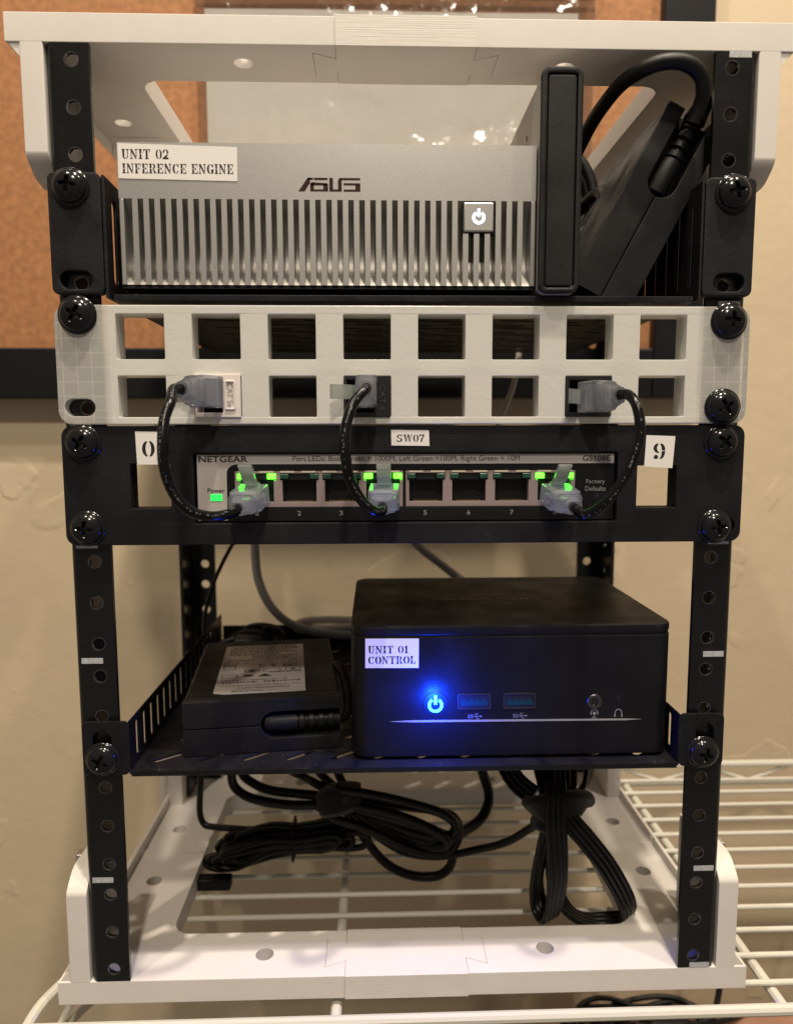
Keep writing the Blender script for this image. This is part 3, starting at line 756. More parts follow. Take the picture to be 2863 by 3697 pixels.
# ------------------------------------------------------------------ keystone jacks
def jack(label, x, z0, z1, m_, xo, hole):
    j = thing('keystone_jack', label, 'jack', (x + 8.6, 0, z0), group='jacks clipped into the patch panel')
    part('housing', plate_mb([(x + .25, z0), (x + 17.05, z0), (x + 17.05, z1), (x + .25, z1)], [hole], -5.0, 14, 'xz', .3), m_, j)
    part('socket', MB().box(hole[0][0] - .2, hole[2][0] + .2, 6, 13.5, hole[0][1] - .2, hole[2][1] + .2), 'black_hole', j)
    return j
def rct(x0, z0, x1, z1): return [(x0, z0), (x1, z0), (x1, z1), (x0, z1)]
xA, xB, xC = cols[1], cols[3], cols[6]
jA = jack('white jack marked CAT 5e in the second column of the panel', xA, 227.3, 242.9, 'jack_white', 0, rct(xA + 1.2, 229, xA + 10.5, 241.2))
part('raised_rim', plate_mb(rrect(xA + 11.4, 230.0, xA + 15.2, 240.6, .5), [rrect(xA + 11.9, 230.5, xA + 14.7, 240.1, .4)], -5.5, -4.9, 'xz', .1), 'jack_white', jA)
lettering('jack_lettering', 'CAT 5e', xA + 12.2, xA + 14.3, 231.0, 239.7, -5.2, 'ink_grey', jA, vert=True)
jB = jack('black jack marked CAT.6 in the fourth column of the panel', xB, 227.4, 242.3, 'jack_black', 0, rct(xB + 1.2, 229, xB + 11.0, 240.8))
lettering('jack_lettering', 'CAT.6', xB + 13.2, xB + 15.2, 229.6, 239.2, -5.12, 'ink_faint', jB, vert=True)
jC = jack('black jack in the seventh column with a plug pointing right', xC, 227.4, 242.3, 'jack_black', 0, rct(xC + 1.4, 229, xC + 12.5, 240.8))

# ------------------------------------------------------------------ black switch mounting panel
sp_ = thing('mounting_panel', 'black printed panel framing the network switch below the patch panel', 'panel', (0, 0, 179.8))
so = [rrect(-79.3, 187.9, 79.6, 214.3, .4, 1), rrect(-102.6, 193.6, -87.9, 210.2, .3, 1), rrect(87.2, 193.0, 102.2, 209.0, .3, 1)]
slots = [stad(sx * 119.6, z, 11.5, 6.4) for sx in (-1, 1) for z in (hz(3, 0), hz(3, 2))]
mb = plate_mb(rrect(-127.2, 179.8, 127.8, 224.2, 4), so + slots, -3.2, -.1, 'xz', .35)
plate_mb(rrect(-109.2, 180.4, 109.2, 223.6, 1), so, -.06, 5.2, 'xz', .2, mb)
part('plate', mb, 'print_black', sp_)
screw(sp_, -119.2, hz(3, 0), -3.2, 30, sc_=1.02); screw(sp_, 118.6, hz(3, 0) - .2, -3.2, 40, sc_=1.0)
screw(sp_, -119.0, hz(3, 2) + .4, -3.2, 5, sc_=1.02); screw(sp_, 117.6, hz(3, 2) - .3, -3.2, -8, sc_=1.0)
def sticker(parent, pts, y): return part('label_sticker', plate_mb(pts, [], y - .18, y, 'xz', .03), 'paper', parent)
s0 = sticker(sp_, [(-99.8, 210.0), (-88.6, 210.0), (-88.9, 222.0), (-100.1, 222.2)], -3.22); stencil('label_lettering', '0', -97.7, 212.9, -93.2, 5.9, -3.45, s0)
s1_ = sticker(sp_, [(-5.8, 216.8), (8.4, 216.6), (8.2, 222.4), (-5.9, 222.6)], -3.22); stencil('label_lettering', 'SW07', -3.8, 218.2, 6.5, 2.7, -3.45, s1_)
s9 = sticker(sp_, [(89.6, 208.6), (100.4, 208.0), (101.1, 220.0), (90.1, 220.4)], -3.22); stencil('label_lettering', '9', 92.9, 211.4, 97.5, 6.0, -3.45, s9)

# ------------------------------------------------------------------ network switch
sw = thing('network_switch', 'black and grey eight port network switch with lit green lights', 'network switch', (0, 50, 188))
part('case', MB().box(-78.6, 78.9, 3.2, 100, 188.4, 213.8), 'face_black', sw, bevel=.6)
YS = -1.6
BL0, BL1 = (-64.6, -1.3), (-.5, 64.2)
part('face', plate_mb(rct(-78.6, 188.4, 78.9, 213.8), [rct(BL0[0], 193.6, BL0[1], 207.6), rct(BL1[0], 193.6, BL1[1], 207.6)], YS, 3.0, 'xz', .25), 'face_black', sw)
gp = [(-78.3, 188.8), (-67.4, 188.8), (-67.4, 206.5)] + [(-67.4 + 4 - 4 * math.cos(R(a)), 206.5 + 3.4 * math.sin(R(a))) for a in (15, 30, 45, 60, 75, 90)] + [(78.6, 209.9), (78.6, 213.5), (-78.3, 213.5)]
part('grey_overlay', plate_mb(gp, [], YS - .14, YS - .01, 'xz', .03), 'face_grey', sw)
YT = YS - .2
lettering('maker_lettering', 'NETGEAR', -77.6, -59.4, 210.7, 213.0, YT, 'ink', sw, bold=.022)
lettering('note_lettering', 'Port LEDs: Both Green = 1000M, Left Green =100M, Right Green = 10M', -42.7, 42.6, 210.4, 213.0, YT, 'ink', sw)
lettering('model_lettering', 'GS108E', 66.6, 77.2, 210.8, 212.9, YT, 'ink', sw, bold=.012)
lettering('power_lettering', 'Power', -74.6, -68.3, 199.3, 201.0, YT, 'ink', sw, bold=.01)
lettering('reset_lettering', 'Factory', 68.2, 75.4, 201.8, 203.8, YS - .06, 'ink_grey', sw, bold=.004)
lettering('reset_lettering', 'Defaults', 67.9, 75.7, 199.4, 201.2, YS - .06, 'ink_grey', sw, bold=.004)
part('reset_hole', MB().lathe_y([(1.0, YS - .05), (1.0, YS + .3)], 14, (72.2, 0, 197.4)), 'black_hole', sw)
part('power_light', MB().box(-73.6, -69.2, YS - .35, YS + .3, 196.2, 198.8), 'led_power', sw, bevel=.2)
pc_x = [-56.4, -40.4, -24.5, -8.9, 7.3, 23.6, 39.9, 56.2]
lit = {0: (1, 1), 3: (1, 1), 7: (1, 1)}
contacts = MB()
for i in range(8): contacts.box(-4.6 + 1.2 * i, -4.1 + 1.2 * i, .2, 3.5, .0, .45)
contacts = contacts.me('contacts')
for bi, (b0, b1) in enumerate((BL0, BL1)):
    hs = []
    for x in pc_x[bi * 4:bi * 4 + 4]:
        hs.append([(x - 6.4, 195.6), (x + 6.4, 195.6), (x + 6.4, 203.8), (x + 7.2, 203.8), (x + 7.2, 206.4), (x - 7.2, 206.4), (x - 7.2, 203.8), (x - 6.4, 203.8)])
    part('port_shield', plate_mb(rct(b0 + .15, 193.75, b1 - .15, 207.3), hs, YS + .35, 2.6, 'xz', .12), 'nickel', sw)
    part('shield_back', MB().box(b0 + .2, b1 - .2, 14, 15, 193.8, 207.4), 'black_hole', sw)
    for k in range(8):
        x = b0 + 4 + (b1 - b0 - 8) * k / 7
        part('shield_tab', MB().box(x - 2.6, x + 2.6, YS + .1, YS + .5, 206.75, 207.35), 'nickel_edge', sw)
for i, x in enumerate(pc_x):
    port = part('port_socket', MB().box(x - 7.0, x - 6.45, 2.7, 13.9, 195.4, 206.5).box(x + 6.45, x + 7.0, 2.7, 13.9, 195.4, 206.5).box(x - 6.44, x + 6.44, 2.7, 13.9, 194.9, 195.5), 'black_hole', sw)
    obj('contact_pins', contacts, 'gold', port, (x, YS + 1.2, 195.75))
    for sx in (-1, 1):
        on = lit.get(i)
        part('port_light', MB().box(x + sx * 5.55 - 1.6, x + sx * 5.55 + 1.6, YS - .05, 2.4, 204.3, 206.2), 'led_green' if on else 'led_off', sw, bevel=.25)
    part('port_notch', MB().box(x - 3.7, x + 3.7, YS + .9, 2.5, 204.0, 206.3), 'black_hole', sw)
    nx = [-56.4, -40.6, -24.8, -8.2, 7.0, 23.5, 39.9, 56.5][i]
    lettering('port_number', str(i + 1), nx - .65, nx + .65, 190.5, 192.3, YS - .06, 'ink_grey', sw, bold=.01)

# ------------------------------------------------------------------ patch cables
def plug(parent, loc, rot, name='plug'):
    """clear modular plug; the cable leaves along local -y, latch on +z"""
    body = MB().box(-5.7, 5.7, -10.5, 0, -3.9, 3.6)
    o = obj(name, body.me(), 'plug', parent, loc, rot, bevel=.5)
    core = MB().box(-4.6, 4.6, -9.4, -.6, -2.4, .4)
    obj('wire_guide', core.me(), 'plug', o, local=True, bevel=.3)
    bt = MB()
    secs = [(-9.8, 5.5, 3.9), (-13.2, 5.2, 3.7), (-13.3, 4.2, 3.2), (-14.6, 4.2, 3.2), (-14.7, 3.7, 2.9), (-16.2, 3.6, 2.9), (-16.3, 3.1, 2.6), (-18.2, 2.9, 2.5)]
    bt.ring([[(a, y, b) for a, b in rrect(-hw, -hh, hw, hh, min(hh, hw) * .55, 3)] for y, hw, hh in secs])
    obj('boot', bt.me(), 'plug', o, local=True)
    lt = MB(); path = [(-.5, 3.6), (-2.5, 4.6), (-4.2, 6.6), (-5.2, 9.0), (-5.9, 11.2), (-6.8, 12.6)]
    pp_ = [(p.x, p.y) for p in spline([(a, b, 0) for a, b in path], 4)]
    rg = []
    for i, (y, z) in enumerate(pp_):
        d = Vector(pp_[min(i + 1, len(pp_) - 1)]) - Vector(pp_[max(i - 1, 0)]); d.normalize(); n = Vector((-d.y, d.x)) * .55
        rg.append([(-2.6, y + n.x, z + n.y), (2.6, y + n.x, z + n.y), (2.6, y - n.x, z - n.y), (-2.6, y - n.x, z - n.y)])
    lt.ring(rg); obj('latch', lt.me(), 'latch', o, local=True)
    return o
def plug_tip(loc, rot, d=17): return Vector(loc) + Euler(rot).to_matrix() @ Vector((0, -d, 0))
def patch_cable(label, top, bottom, mid, r=1.8):
    t = thing('patch_cable', label, 'cable', top[0], group='short patch cables')
    plug(t, *top); plug(t, *bottom)
    a, b = plug_tip(*top), plug_tip(*bottom); a2, b2 = plug_tip(*top, 22), plug_tip(*bottom, 22)
    full = [tuple(a), tuple(a2)] + mid + [tuple(b2), tuple(b)]
    cd = part('cord', MB().tube(full, r, 14, 7), 'patch_cord', t)
    # worn pale printing along the jacket
    P = spline(full, 24); pm = MB(); rnd = random.Random(len(label)); i = 16
    while i < len(P) - 20:
        n_ = rnd.randint(1, 3); a_ = P[i]; b_ = P[i + n_]; tt = (b_ - a_).normalized()
        side = Vector((.35 * math.sin(i * .05), -1, .25)); side = (side - tt * side.dot(tt)).normalized(); bn = tt.cross(side)
        hh = rnd.uniform(.14, .32); off = rnd.uniform(-.25, .25)
        pm.poly([tuple(q + side * (r * math.cos((off + e * hh) / r) + .03) + bn * (off + e * hh)) for q, e in ((a_, -1), (b_, -1), (b_, 1), (a_, 1))])
        i += n_ + rnd.choice((1, 1, 2, 2, 5, 9))
    org = ORG[cd.name]; pm.v = [(x - org[0], y - org[1], z - org[2]) for x, y, z in pm.v]
    obj('cord_print', pm.me('print', 0), 'ink_worn', cd, org)
patch_cable('short black patch cable looping from the white jack to port 1', ((-70.2, -4, 236.3), (R(-2), R(-90), R(-24))), ((-57.0, -1.5, 199.2), (R(14), 0, R(-12))),
            [(-78.6, -32, 232.0), (-79.8, -36, 226), (-79.8, -39, 218), (-79.5, -39, 210), (-77.6, -37, 202.3), (-73.4, -35, 196.3), (-67.0, -31, 193.6)])
patch_cable('short black patch cable hanging from the middle black jack to port 4', ((-15.2, -3.5, 236.3), (R(4), R(-90), R(-3))), ((-8.2, -1.5, 199.2), (R(13), 0, R(-4))),
            [(-18.8, -29.5, 231.5), (-21.4, -33, 223.5), (-21.6, -35, 214.5), (-20.4, -34, 206.5), (-17.0, -32, 199.6), (-13.0, -29, 195.2)])
patch_cable('short black patch cable bowing right from the last jack to port 8', ((66.2, -3.5, 234.4), (R(3), R(-90), R(22))), ((56.0, -1.5, 199.0), (R(14), 0, R(10))),
            [(77.0, -28.5, 230.0), (77.4, -31, 220.8), (74.6, -32, 211.5), (70.6, -32, 203.6), (65.8, -31, 197.1), (61.2, -27, 193.0)])

# ------------------------------------------------------------------ lower tray
lt_ = thing('rack_tray', 'thin black metal tray with short slotted sides holding the black computer', 'rack tray', (0, 80, 90))
fl = []
for j in range(8):
    for k in range(12):
        x = -96 + 17.6 * k + (5 if j % 2 else 0)
        if abs(x) < 99: fl.append(stad(x, 9.5 + 20 * j, 13, 3.4, 38 if k % 2 or j % 2 else 38))
part('floor', plate_mb(rct(-107.6, -3, 107.6, 165), fl, 90.0, 91.3, 'xy', .2), 'tray', lt_)
part('front_lip', MB().box(-107.0, 107.0, -2.9, -1.6, 89.0, 90.1), 'tray', lt_, bevel=.2)
for sx in (-1, 1):
    sl = [stad(6 + 9.3 * k, 101.5, 14, 2.7, 90) for k in range(16)]
    a, b = sorted((sx * 107.6, sx * 107.1))
    part('side_wall', plate_mb([(-2.8, 91.2), (165, 91.2), (165, 111.2), (-2.8, 111.2)], sl, a, b, 'yz', .05), 'tray', lt_)
    a, b = sorted((sx * 107.4, sx * 125.2))
    ol = [(a, 89.8), (b, 89.8), (b, 111.2), (a, 111.2)] if False else rrect(a, 89.8, b, 111.2, 2.2)
    part('ear', plate_mb(ol, [stad(sx * 117.6, 100.2, 15, 7.2, 90)], -3, -1.7, 'xz', .2), 'tray', lt_)
part('back_wall', MB().box(-106.2, 106.2, 163.6, 165, 91.4, 104), 'tray', lt_)
screw(lt_, -117.6, hz(5, 2) + .2, -3, 25, sc_=1.02); screw(lt_, 117.0, hz(5, 2) - .6, -3, 12, sc_=1.0)

# ------------------------------------------------------------------ black computer
bx0, bx1, by0, by1, bz0, bz1 = -22.0, 106.5, 2.8, 100.0, 92.6, 146.0
pb = thing('mini_computer', 'black square mini computer with glowing blue power button on the lower tray', 'computer', (42, 52, 91.3))
part('case', plate_mb(rrect(bx0, by0, bx1, by1, 7), [], bz0, 141.7, 'xy', .6), 'pc', pb)
part('lid', plate_mb(rrect(bx0, by0, bx1, by1, 7), [], 142.1, bz1, 'xy', .9), 'pc', pb)
part('lid_seam', plate_mb(rrect(bx0 + .5, by0 + .5, bx1 - .5, by1 - .5, 6.6), [], 141.6, 142.2, 'xy', .02), 'black_hole', pb)
part('base', plate_mb(rrect(bx0 + 4, by0 + 4, bx1 - 4, by1 - 4, 6), [], 91.4, 92.7, 'xy', .3), 'plastic', pb)
YP = by0
lb = part('name_label', plate_mb([(-16.2, 129.5), (4.8, 129.3), (4.9, 141.1), (-16.1, 141.3)], [], YP - .2, YP - .02, 'xz', .03), 'paper', pb)
stencil('label_lettering', 'UNIT 01', -15.0, 135.4, .8, 3.0, YP - .25, lb)
stencil('label_lettering', 'CONTROL', -15.0, 131.1, 3.7, 3.1, YP - .25, lb)
pbn = part('power_button', MB().lathe_y([(5.2, YP - .25), (5.2, YP + .5)], 32, (11.5, 0, 114.3)), 'pc', pb, bevel=.2)
power_symbol('power_symbol', 11.5, 114.0, 3.0, YP - .32, 'led_blue', pbn, .34)
ld = bpy.data.lights.new('power_light_glow', 'POINT'); ld.energy = .22; ld.color = (.004, .045, 1.0); ld.shadow_soft_size = .002
lo = bpy.data.objects.new('power_light_glow', ld); col.objects.link(lo); lo.location = Vector((11.5, YP - 11, 114.3)) * S
for x0, x1 in ((20.4, 33.6), (38.6, 51.5)):
    u = part('usb_port', plate_mb(rrect(x0, 112.1, x1, 118.5, .6), [rrect(x0 + .45, 112.6, x1 - .45, 118.0, .3)], YP - .3, YP + .3, 'xz', .08), 'usb_shell', pb)
    part('usb_cavity', MB().box(x0 + .5, x1 - .5, YP - .12, YP - .03, 112.7, 118.0), 'black_hole', u)
    tg = MB().box(x0 + 1.1, x1 - 1.1, YP - .22, YP - .1, 113.6, 115.6)
    for k in range(4): tg.box(x0 + 1.9 + k * 2.6, x0 + 3.2 + k * 2.6, YP - .22, YP - .1, 115.55, 116.3)
    part('usb_tongue', tg, 'usb', u)
    cxx = (x0 + x1) / 2
    lettering('usb_symbol', 'SS', cxx - 2.6, cxx - .4, 108.4, 109.9, YP - .05, 'ink_grey', pb)
    tr_ = MB()
    for q in (rct(cxx - .2, 109.0, cxx + 2.6, 109.25), rct(cxx + .3, 109.2, cxx + .55, 110.2), rct(cxx + .4, 110.0, cxx + 1.6, 110.25), rct(cxx + .8, 108.1, cxx + 1.05, 109.1), rct(cxx + .9, 108.0, cxx + 2.0, 108.25), rct(cxx + 2.4, 108.8, cxx + 3.0, 109.45)): tr_.poly([(a, YP - .05, b) for a, b in q])
    part('usb_symbol', tr_, 'ink_grey', pb, smooth=0)
jk = part('audio_jack', MB().lathe_y([(1.7, YP + .3), (1.7, YP - .25), (2.2, YP - .35), (2.9, YP - .3), (3.1, YP - .02), (3.1, YP + .3)], 32, (75.2, 0, 114.4)), 'usb_shell', pb)
part('jack_hole', MB().lathe_y([(1.75, YP - .1), (1.75, YP - .03)], 24, (75.2, 0, 114.4)), 'black_hole', jk)
part('jack_contact', MB().box(74.5, 75.0, YP - .3, YP - .12, 112.9, 113.4), 'gold', jk)
part('microphone_hole', MB().lathe_y([(.9, YP - .04), (.9, YP + .2)], 14, (84.8, 0, 116.2)), 'black_hole', pb)
ic = MB()
for q in sector(75.2, 110.0, 1.5, 1.5, 1.15, 1.15, 10, 170, 8): ic.poly([(a, YP - .05, b) for a, b in q])
for q in [circ(75.2, 109.7, .7, 10), rct(75.0, 107.9, 75.4, 109.2), rct(74.2, 107.8, 76.2, 108.1), rct(73.6, 109.2, 74.1, 110.2), rct(76.3, 109.2, 76.8, 110.2)]: ic.poly([(a, YP - .05, b) for a, b in q])
for q in sector(84.9, 109.6, 1.5, 1.9, 1.15, 1.5, -10, 190, 10): ic.poly([(a, YP - .05, b) for a, b in q])
for q in [rct(83.2, 108.1, 83.8, 109.4), rct(86.0, 108.1, 86.6, 109.4)]: ic.poly([(a, YP - .05, b) for a, b in q])
part('port_symbol', ic, 'ink_grey', pb, smooth=0)
ln = MB(); ln.add([(-6.8, YP - .12, 107.45), (3, YP - .12, 107.0), (88, YP - .12, 106.7), (94.5, YP - .12, 107.05), (88, YP - .12, 107.35), (3, YP - .12, 107.85),
                   (-6.8, YP + .2, 107.45), (3, YP + .2, 107.0), (88, YP + .2, 106.7), (94.5, YP + .2, 107.05), (88, YP + .2, 107.35), (3, YP + .2, 107.85)],
                  [(0, 1, 2, 3, 4, 5), (11, 10, 9, 8, 7, 6)] + [(i, (i + 1) % 6, 6 + (i + 1) % 6, 6 + i) for i in range(6)])
part('trim_line', ln, 'trim', pb, smooth=0)
lettering('maker_lettering', 'MINISFORUM', 14, 62, 47.6, 50.2, bz1 + .05, 'ink_faint', pb, plane='xy', bold=.02)
em = MB()
for s_ in (-1, 1):
    c = 39.5
    em.poly([(c + s_ * 14, 61, bz1 + .05), (c + s_ * 3.5, 58.6, bz1 + .05), (c + s_ * 1.5, 56.0, bz1 + .05), (c + s_ * 5, 57.2, bz1 + .05), (c + s_ * 9, 59.6, bz1 + .05)])
em.poly([(c - 2.4, 60, bz1 + .05), (c, 58.8, bz1 + .05), (c + 2.4, 60, bz1 + .05), (c, 61, bz1 + .05)])
part('maker_emblem', em, 'ink_faint', pb, smooth=0)
for x in (bx0 + 10, bx1 - 10):
    for y in (by0 + 10, by1 - 10): pass

# ------------------------------------------------------------------ lower power adapter
ad2 = thing('power_adapter', 'black power adapter with printed silver label lying left of the black computer', 'power adapter')
W2, T2, D2 = 63.5, 22.6, 86.0
th = R(7.0)
ad2.location = Vector((-58.2, 11.6, 91.4)) * S; ad2.rotation_euler = (0, 0, th * .95)
adapter(ad2, W2, T2, D2, 1, yc=4.0, collar=False)
for k, mm in enumerate(('',)):
    pass
lab2 = obj('rating_label', weld(plate_mb([(-20.5, 9.2), (-16.0, 7.4), (17.6, 7.4), (17.6, 76), (-20.5, 76)], [], T2 + .02, T2 + .14, 'xy', .02)), 'paper_grey', ad2, local=True)
prn = MB(); zl = T2 + .18
def dash_line(x0, x1, y, h, gap=.45):
    x = x0
    while x < x1:
        l = random.uniform(.35, 1.5)
        prn.poly([(x, y, zl), (min(x + l, x1), y, zl), (min(x + l, x1), y + h * 1.3, zl), (x, y + h * 1.3, zl)]); x += l + random.uniform(.25, gap + .25)
for y, xa, xb, h in ((72.5, -17, 14, 1.4), (69.5, -18, 15, 1.4), (66.5, -18, 11, 1.2), (63.6, -18, 15, 1.2), (60.4, -18, 6, 1.2), (57.4, -7, 15, 1.1), (54.6, -7, 12, 1.1), (51.8, -18, 15, .9), (33, 2, 16, 1.1), (20.5, -18, -3, 1.3), (20.5, 0, 16, 1.3)): dash_line(xa, xb, y, h)
for x0, y0, x1, y1 in ((-19, 39, -13.5, 45), (-19, 46, -13, 50), (-10, 46, 3, 49.5), (9, 35, 16, 39.5), (-19, 27.5, -12, 31.5)):
    for q in (rct(x0, y0, x1, y0 + .35), rct(x0, y1 - .35, x1, y1), rct(x0, y0, x0 + .35, y1), rct(x1 - .35, y0, x1, y1)): prn.poly([(a, b, zl) for a, b in q])
for cx, cy, rx, ry in ((-6, 36.2, 3.6, 2.6), (3, 36.2, 4.2, 2.5), (12.5, 47.5, 2.2, 2.2)):
    for q in sector(cx, cy, rx, ry, rx - .45, ry - .45, 0, 360, 20): prn.poly([(a, b, zl) for a, b in q])
prn.poly([(-8.5, 36.2, zl), (-6, 34.6, zl), (-3.5, 36.2, zl), (-6, 37.8, zl)])
prn.poly([(-3.2, 28, zl), (3.2, 28, zl), (0, 32, zl)])
prn.poly([(10.8, 36, zl), (14.2, 36, zl), (12.5, 38.6, zl)])
prn.poly([(-9.5, 28.5, zl), (-5.5, 28.5, zl), (-5.0, 30.8, zl), (-9, 31.4, zl)])
for c_, cx in ((1, -1.2), (1, 4.4)):
    for q in sector(cx, 43, 2.0, 2.3, 1.35, 1.65, 70, 290, 12): prn.poly([(a, b, zl) for a, b in q])
prn.poly([(a, b, zl) for a, b in rct(2.6, 42.7, 5.0, 43.3)])
obj('label_print', prn.me('print', 0), 'ink', lab2, local=True)
def loc_letter(body, x0, x1, y0, y1, bold=0):
    me = font_loops(body, bold); xs = [v.co.x for v in me.vertices]; ys = [v.co.y for v in me.vertices]
    ax, bx, ay, by = min(xs), max(xs), min(ys), max(ys)
    mb = MB().add([(x0 + (v.co.x - ax) / (bx - ax) * (x1 - x0), y0 + (v.co.y - ay) / (by - ay) * (y1 - y0), zl) for v in me.vertices], [tuple(p.vertices) for p in me.polygons])
    bpy.data.meshes.remove(me); obj('label_lettering', mb.me('ink', 0), 'ink', lab2, local=True)
loc_letter('EAC', 8.0, 14.6, 40.6, 44.6, .03)
loc_letter('DEE VAN ENTERPRISE CO., LTD', -18.5, 10, 23.2, 24.8, .012)
loc_letter('No.5 Pao-Kao Road Hsin-Tien Taipei 231 Taiwan', -18.5, 16.5, 16.2, 17.9, .012)
loc_letter('2120017650022601017S', -11, 11, 13.2, 14.8, .012)
loc_letter('Made in China', -13, 0, 9.6, 11.2, .012)
ORG[ad2.name] = (0, 0, 0)
Mi = (Matrix.Translation(ad2.location) @ ad2.rotation_euler.to_matrix().to_4x4()).inverted()
cordp = [(-22.0, 20, 103), (-19.8, 24, 104), (-23.5, 34, 108.5), (-26, 42, 112.0), (-29, 52, 113.8), (-33.0, 60, 111), (-36.5, 70, 106)]
cordp = [(-27.5, 18.0, 102.6), (-24.8, 22, 102.8), (-24.2, 30, 104.0), (-25.0, 38, 107.5), (-26.6, 46, 111.6), (-29.5, 54, 113.4), (-33, 62, 111), (-37, 76, 104), (-44, 96, 98)]
obj('cord', MB().tube(to_local(cordp), 2.0, 12, 6).me(), 'cable_matte', ad2, local=True)

# ------------------------------------------------------------------ loose cables behind
def cable(name, label, pts, r, m_, n=12):
    o = obj(name, weld(MB().tube([(a - pts[0][0], b - pts[0][1], c - pts[0][2]) for a, b, c in pts], r, n, 7)), m_, None, pts[0])
    return tag(o, label, 'cable')
cable('network_cable', 'grey cable hanging in a curve behind the switch down to the lower tray', [(-82, 120, 196), (-82.5, 146, 180), (-82.9, 150, 165), (-82.9, 150, 148.6), (-81.3, 150, 134.5), (-75.2, 150, 120.3), (-65.6, 150, 110.2), (-51.8, 150, 104.4), (-35.0, 149, 102), (-18, 147, 101.5), (10, 140, 101)], 2.6, 'cable_grey')
cable('network_cable', 'grey cable slanting down behind the top of the black computer', [(2, 120, 196), (4, 150, 172), (9.5, 172, 158), (17.8, 175, 148.6), (29.6, 175, 139.2), (43, 175, 128.6), (58, 172, 118)], 2.6, 'cable_grey')
cable('pale_cable', 'pale cable loop lying at the back of the lower tray', [(-20, 156, 108.4), (-40, 160, 108.2), (-54, 160, 107.6), (-60.5, 158, 105.6), (-57, 155, 103.6), (-40, 152, 105.0), (-20, 150, 106.5)], 2.4, 'cable_white')
cable('thin_cable', 'thin black cable hanging in front of the left rear post', [(-66, 100, 188), (-78, 114, 178), (-86.5, 120, 166.8), (-93.1, 120, 156.5), (-101.2, 122, 140.4), (-106.0, 124, 126.8), (-108.4, 126, 115.6), (-109, 128, 99)], 1.1, 'cable_matte')
cable('pale_cable', 'pale cable curving down outside the left rear corner of the bottom frame', [(-128, 205, 40), (-140, 205, 30), (-150, 205, 12), (-156, 203, -10), (-156, 200, -40), (-150, 200, -90)], 4.0, 'cable_white')
cable('pale_cable', 'pale cord seen through the sixth lower opening of the translucent panel', [(72, 150, 268), (69, 150, 250), (64, 150, 236), (59, 150, 222), (54, 150, 205)], 1.7, 'cable_white')
# tangle of black cord behind the lower adapter
tg = thing('cord_tangle', 'small tangle of black cord behind the lower power adapter', 'cord', (-88, 130, 92))
for k in range(4):
    pts = []
    for i in range(14):
        t = i / 13 * 2 * math.pi
        pts.append((-86 + 5 * k - 6 + (17 - 1.5 * k) * math.cos(t + k), 118 + 5 * k + 9 * math.sin(t * 1.0 + .6 * k), 97.5 + 3.2 * k + 4.5 * math.sin(t + 1.1 * k)))
    part('loop', MB().tube(pts, 1.7, 10, 3), 'cable_matte', tg)
part('plug_end', MB().box(-92, -72, 120, 132, 100, 108), 'plastic', tg, bevel=2)
part('plug_end', MB().box(-76, -70, 124, 128, 105, 114), 'plastic', tg, bevel=1.5)

# ------------------------------------------------------------------ bundled cables under the lower tray
b1 = thing('cable_bundle', 'thick black cords tied with a fabric strap hanging below the lower tray', 'cable', (0, 80, 0))
def cord(parent, pts, r, name='cord', m_='cable'): return part(name, MB().tube(pts, r * (.84 if r > 2.2 else 1), 12, 6), m_, parent)
cord(b1, [(-85.3, 80, 84), (-85.3, 80, 60), (-85.5, 80, 45), (-80, 78, 39.3), (-70.4, 76, 36.6), (-55.1, 75, 34.6), (-38.6, 75, 34.8), (-28.7, 75, 37)], 2.8)
cord(b1, [(-83, 86, 84), (-83, 86, 60), (-82, 86, 47), (-75, 84, 41.6), (-66, 82, 38.9), (-52.4, 80, 38), (-38.8, 78, 37.6), (-28.7, 76, 38.6)], 2.8)
cord(b1, [(-72, 104, 84), (-68, 100, 56), (-61, 95, 46), (-49.7, 88, 42.8), (-41.6, 80, 42.4), (-30, 75, 39)], 2.6)
cord(b1, [(-52, 98, 84), (-50, 95, 60), (-45, 90, 49), (-39, 83, 45), (-33, 78, 42), (-26, 74, 38)], 2.6)
cord(b1, [(-36, 96, 84), (-36, 90, 60), (-33, 84, 50), (-29, 78, 44), (-24, 74, 39)], 2.6)
cord(b1, [(-30, 75, 40.9), (-18.4, 74, 39), (-6, 73, 36.3), (10.5, 72, 33.9), (21.1, 71, 30.8), (27.7, 70, 26), (28.5, 70, 20.8), (23.7, 71, 16.3), (11.4, 73, 14.9), (-1.9, 76, 17.9), (-14.4, 78, 23.2), (-26.9, 78, 33.1)], 2.9)
cord(b1, [(-30, 70, 38), (-16, 68, 36), (-2, 67, 32.5), (9.0, 66, 28.5), (18, 65, 24), (23, 66, 19.5), (22, 68, 15.5), (14, 72, 12.6), (2, 75, 14.5), (-12, 78, 21), (-26, 79, 31)], 2.9)
cord(b1, [(-29.1, 72, 36), (-13.5, 71, 31.5), (2.1, 70, 27.4), (13.6, 69, 24.3), (21.7, 68, 20.9), (27.5, 71, 19), (35.1, 78, 18.6), (42.5, 84, 20.4), (46.6, 88, 25.5), (47.6, 92, 31), (45, 96, 40), (40, 98, 60), (38, 98, 84)], 3.2)
cord(b1, [(-28.7, 80, 32.1), (-18.7, 79, 21.2), (-8.5, 77, 13.4), (2.5, 75, 8), (15.1, 74, 6.2), (25.9, 72, 8), (39.4, 66, 14.6), (46.7, 60, 20), (53.6, 55, 26), (59.8, 48, 35), (66, 43, 42)], 1.9)
cord(b1, [(-28.9, 82, 29), (-19, 80, 14), (-8.8, 76, 3), (.8, 74, -2.2), (11.5, 73, -4.2), (20.7, 73, -3), (26, 73, 3), (26, 73, 12), (22.7, 74, 18)], 2.8)
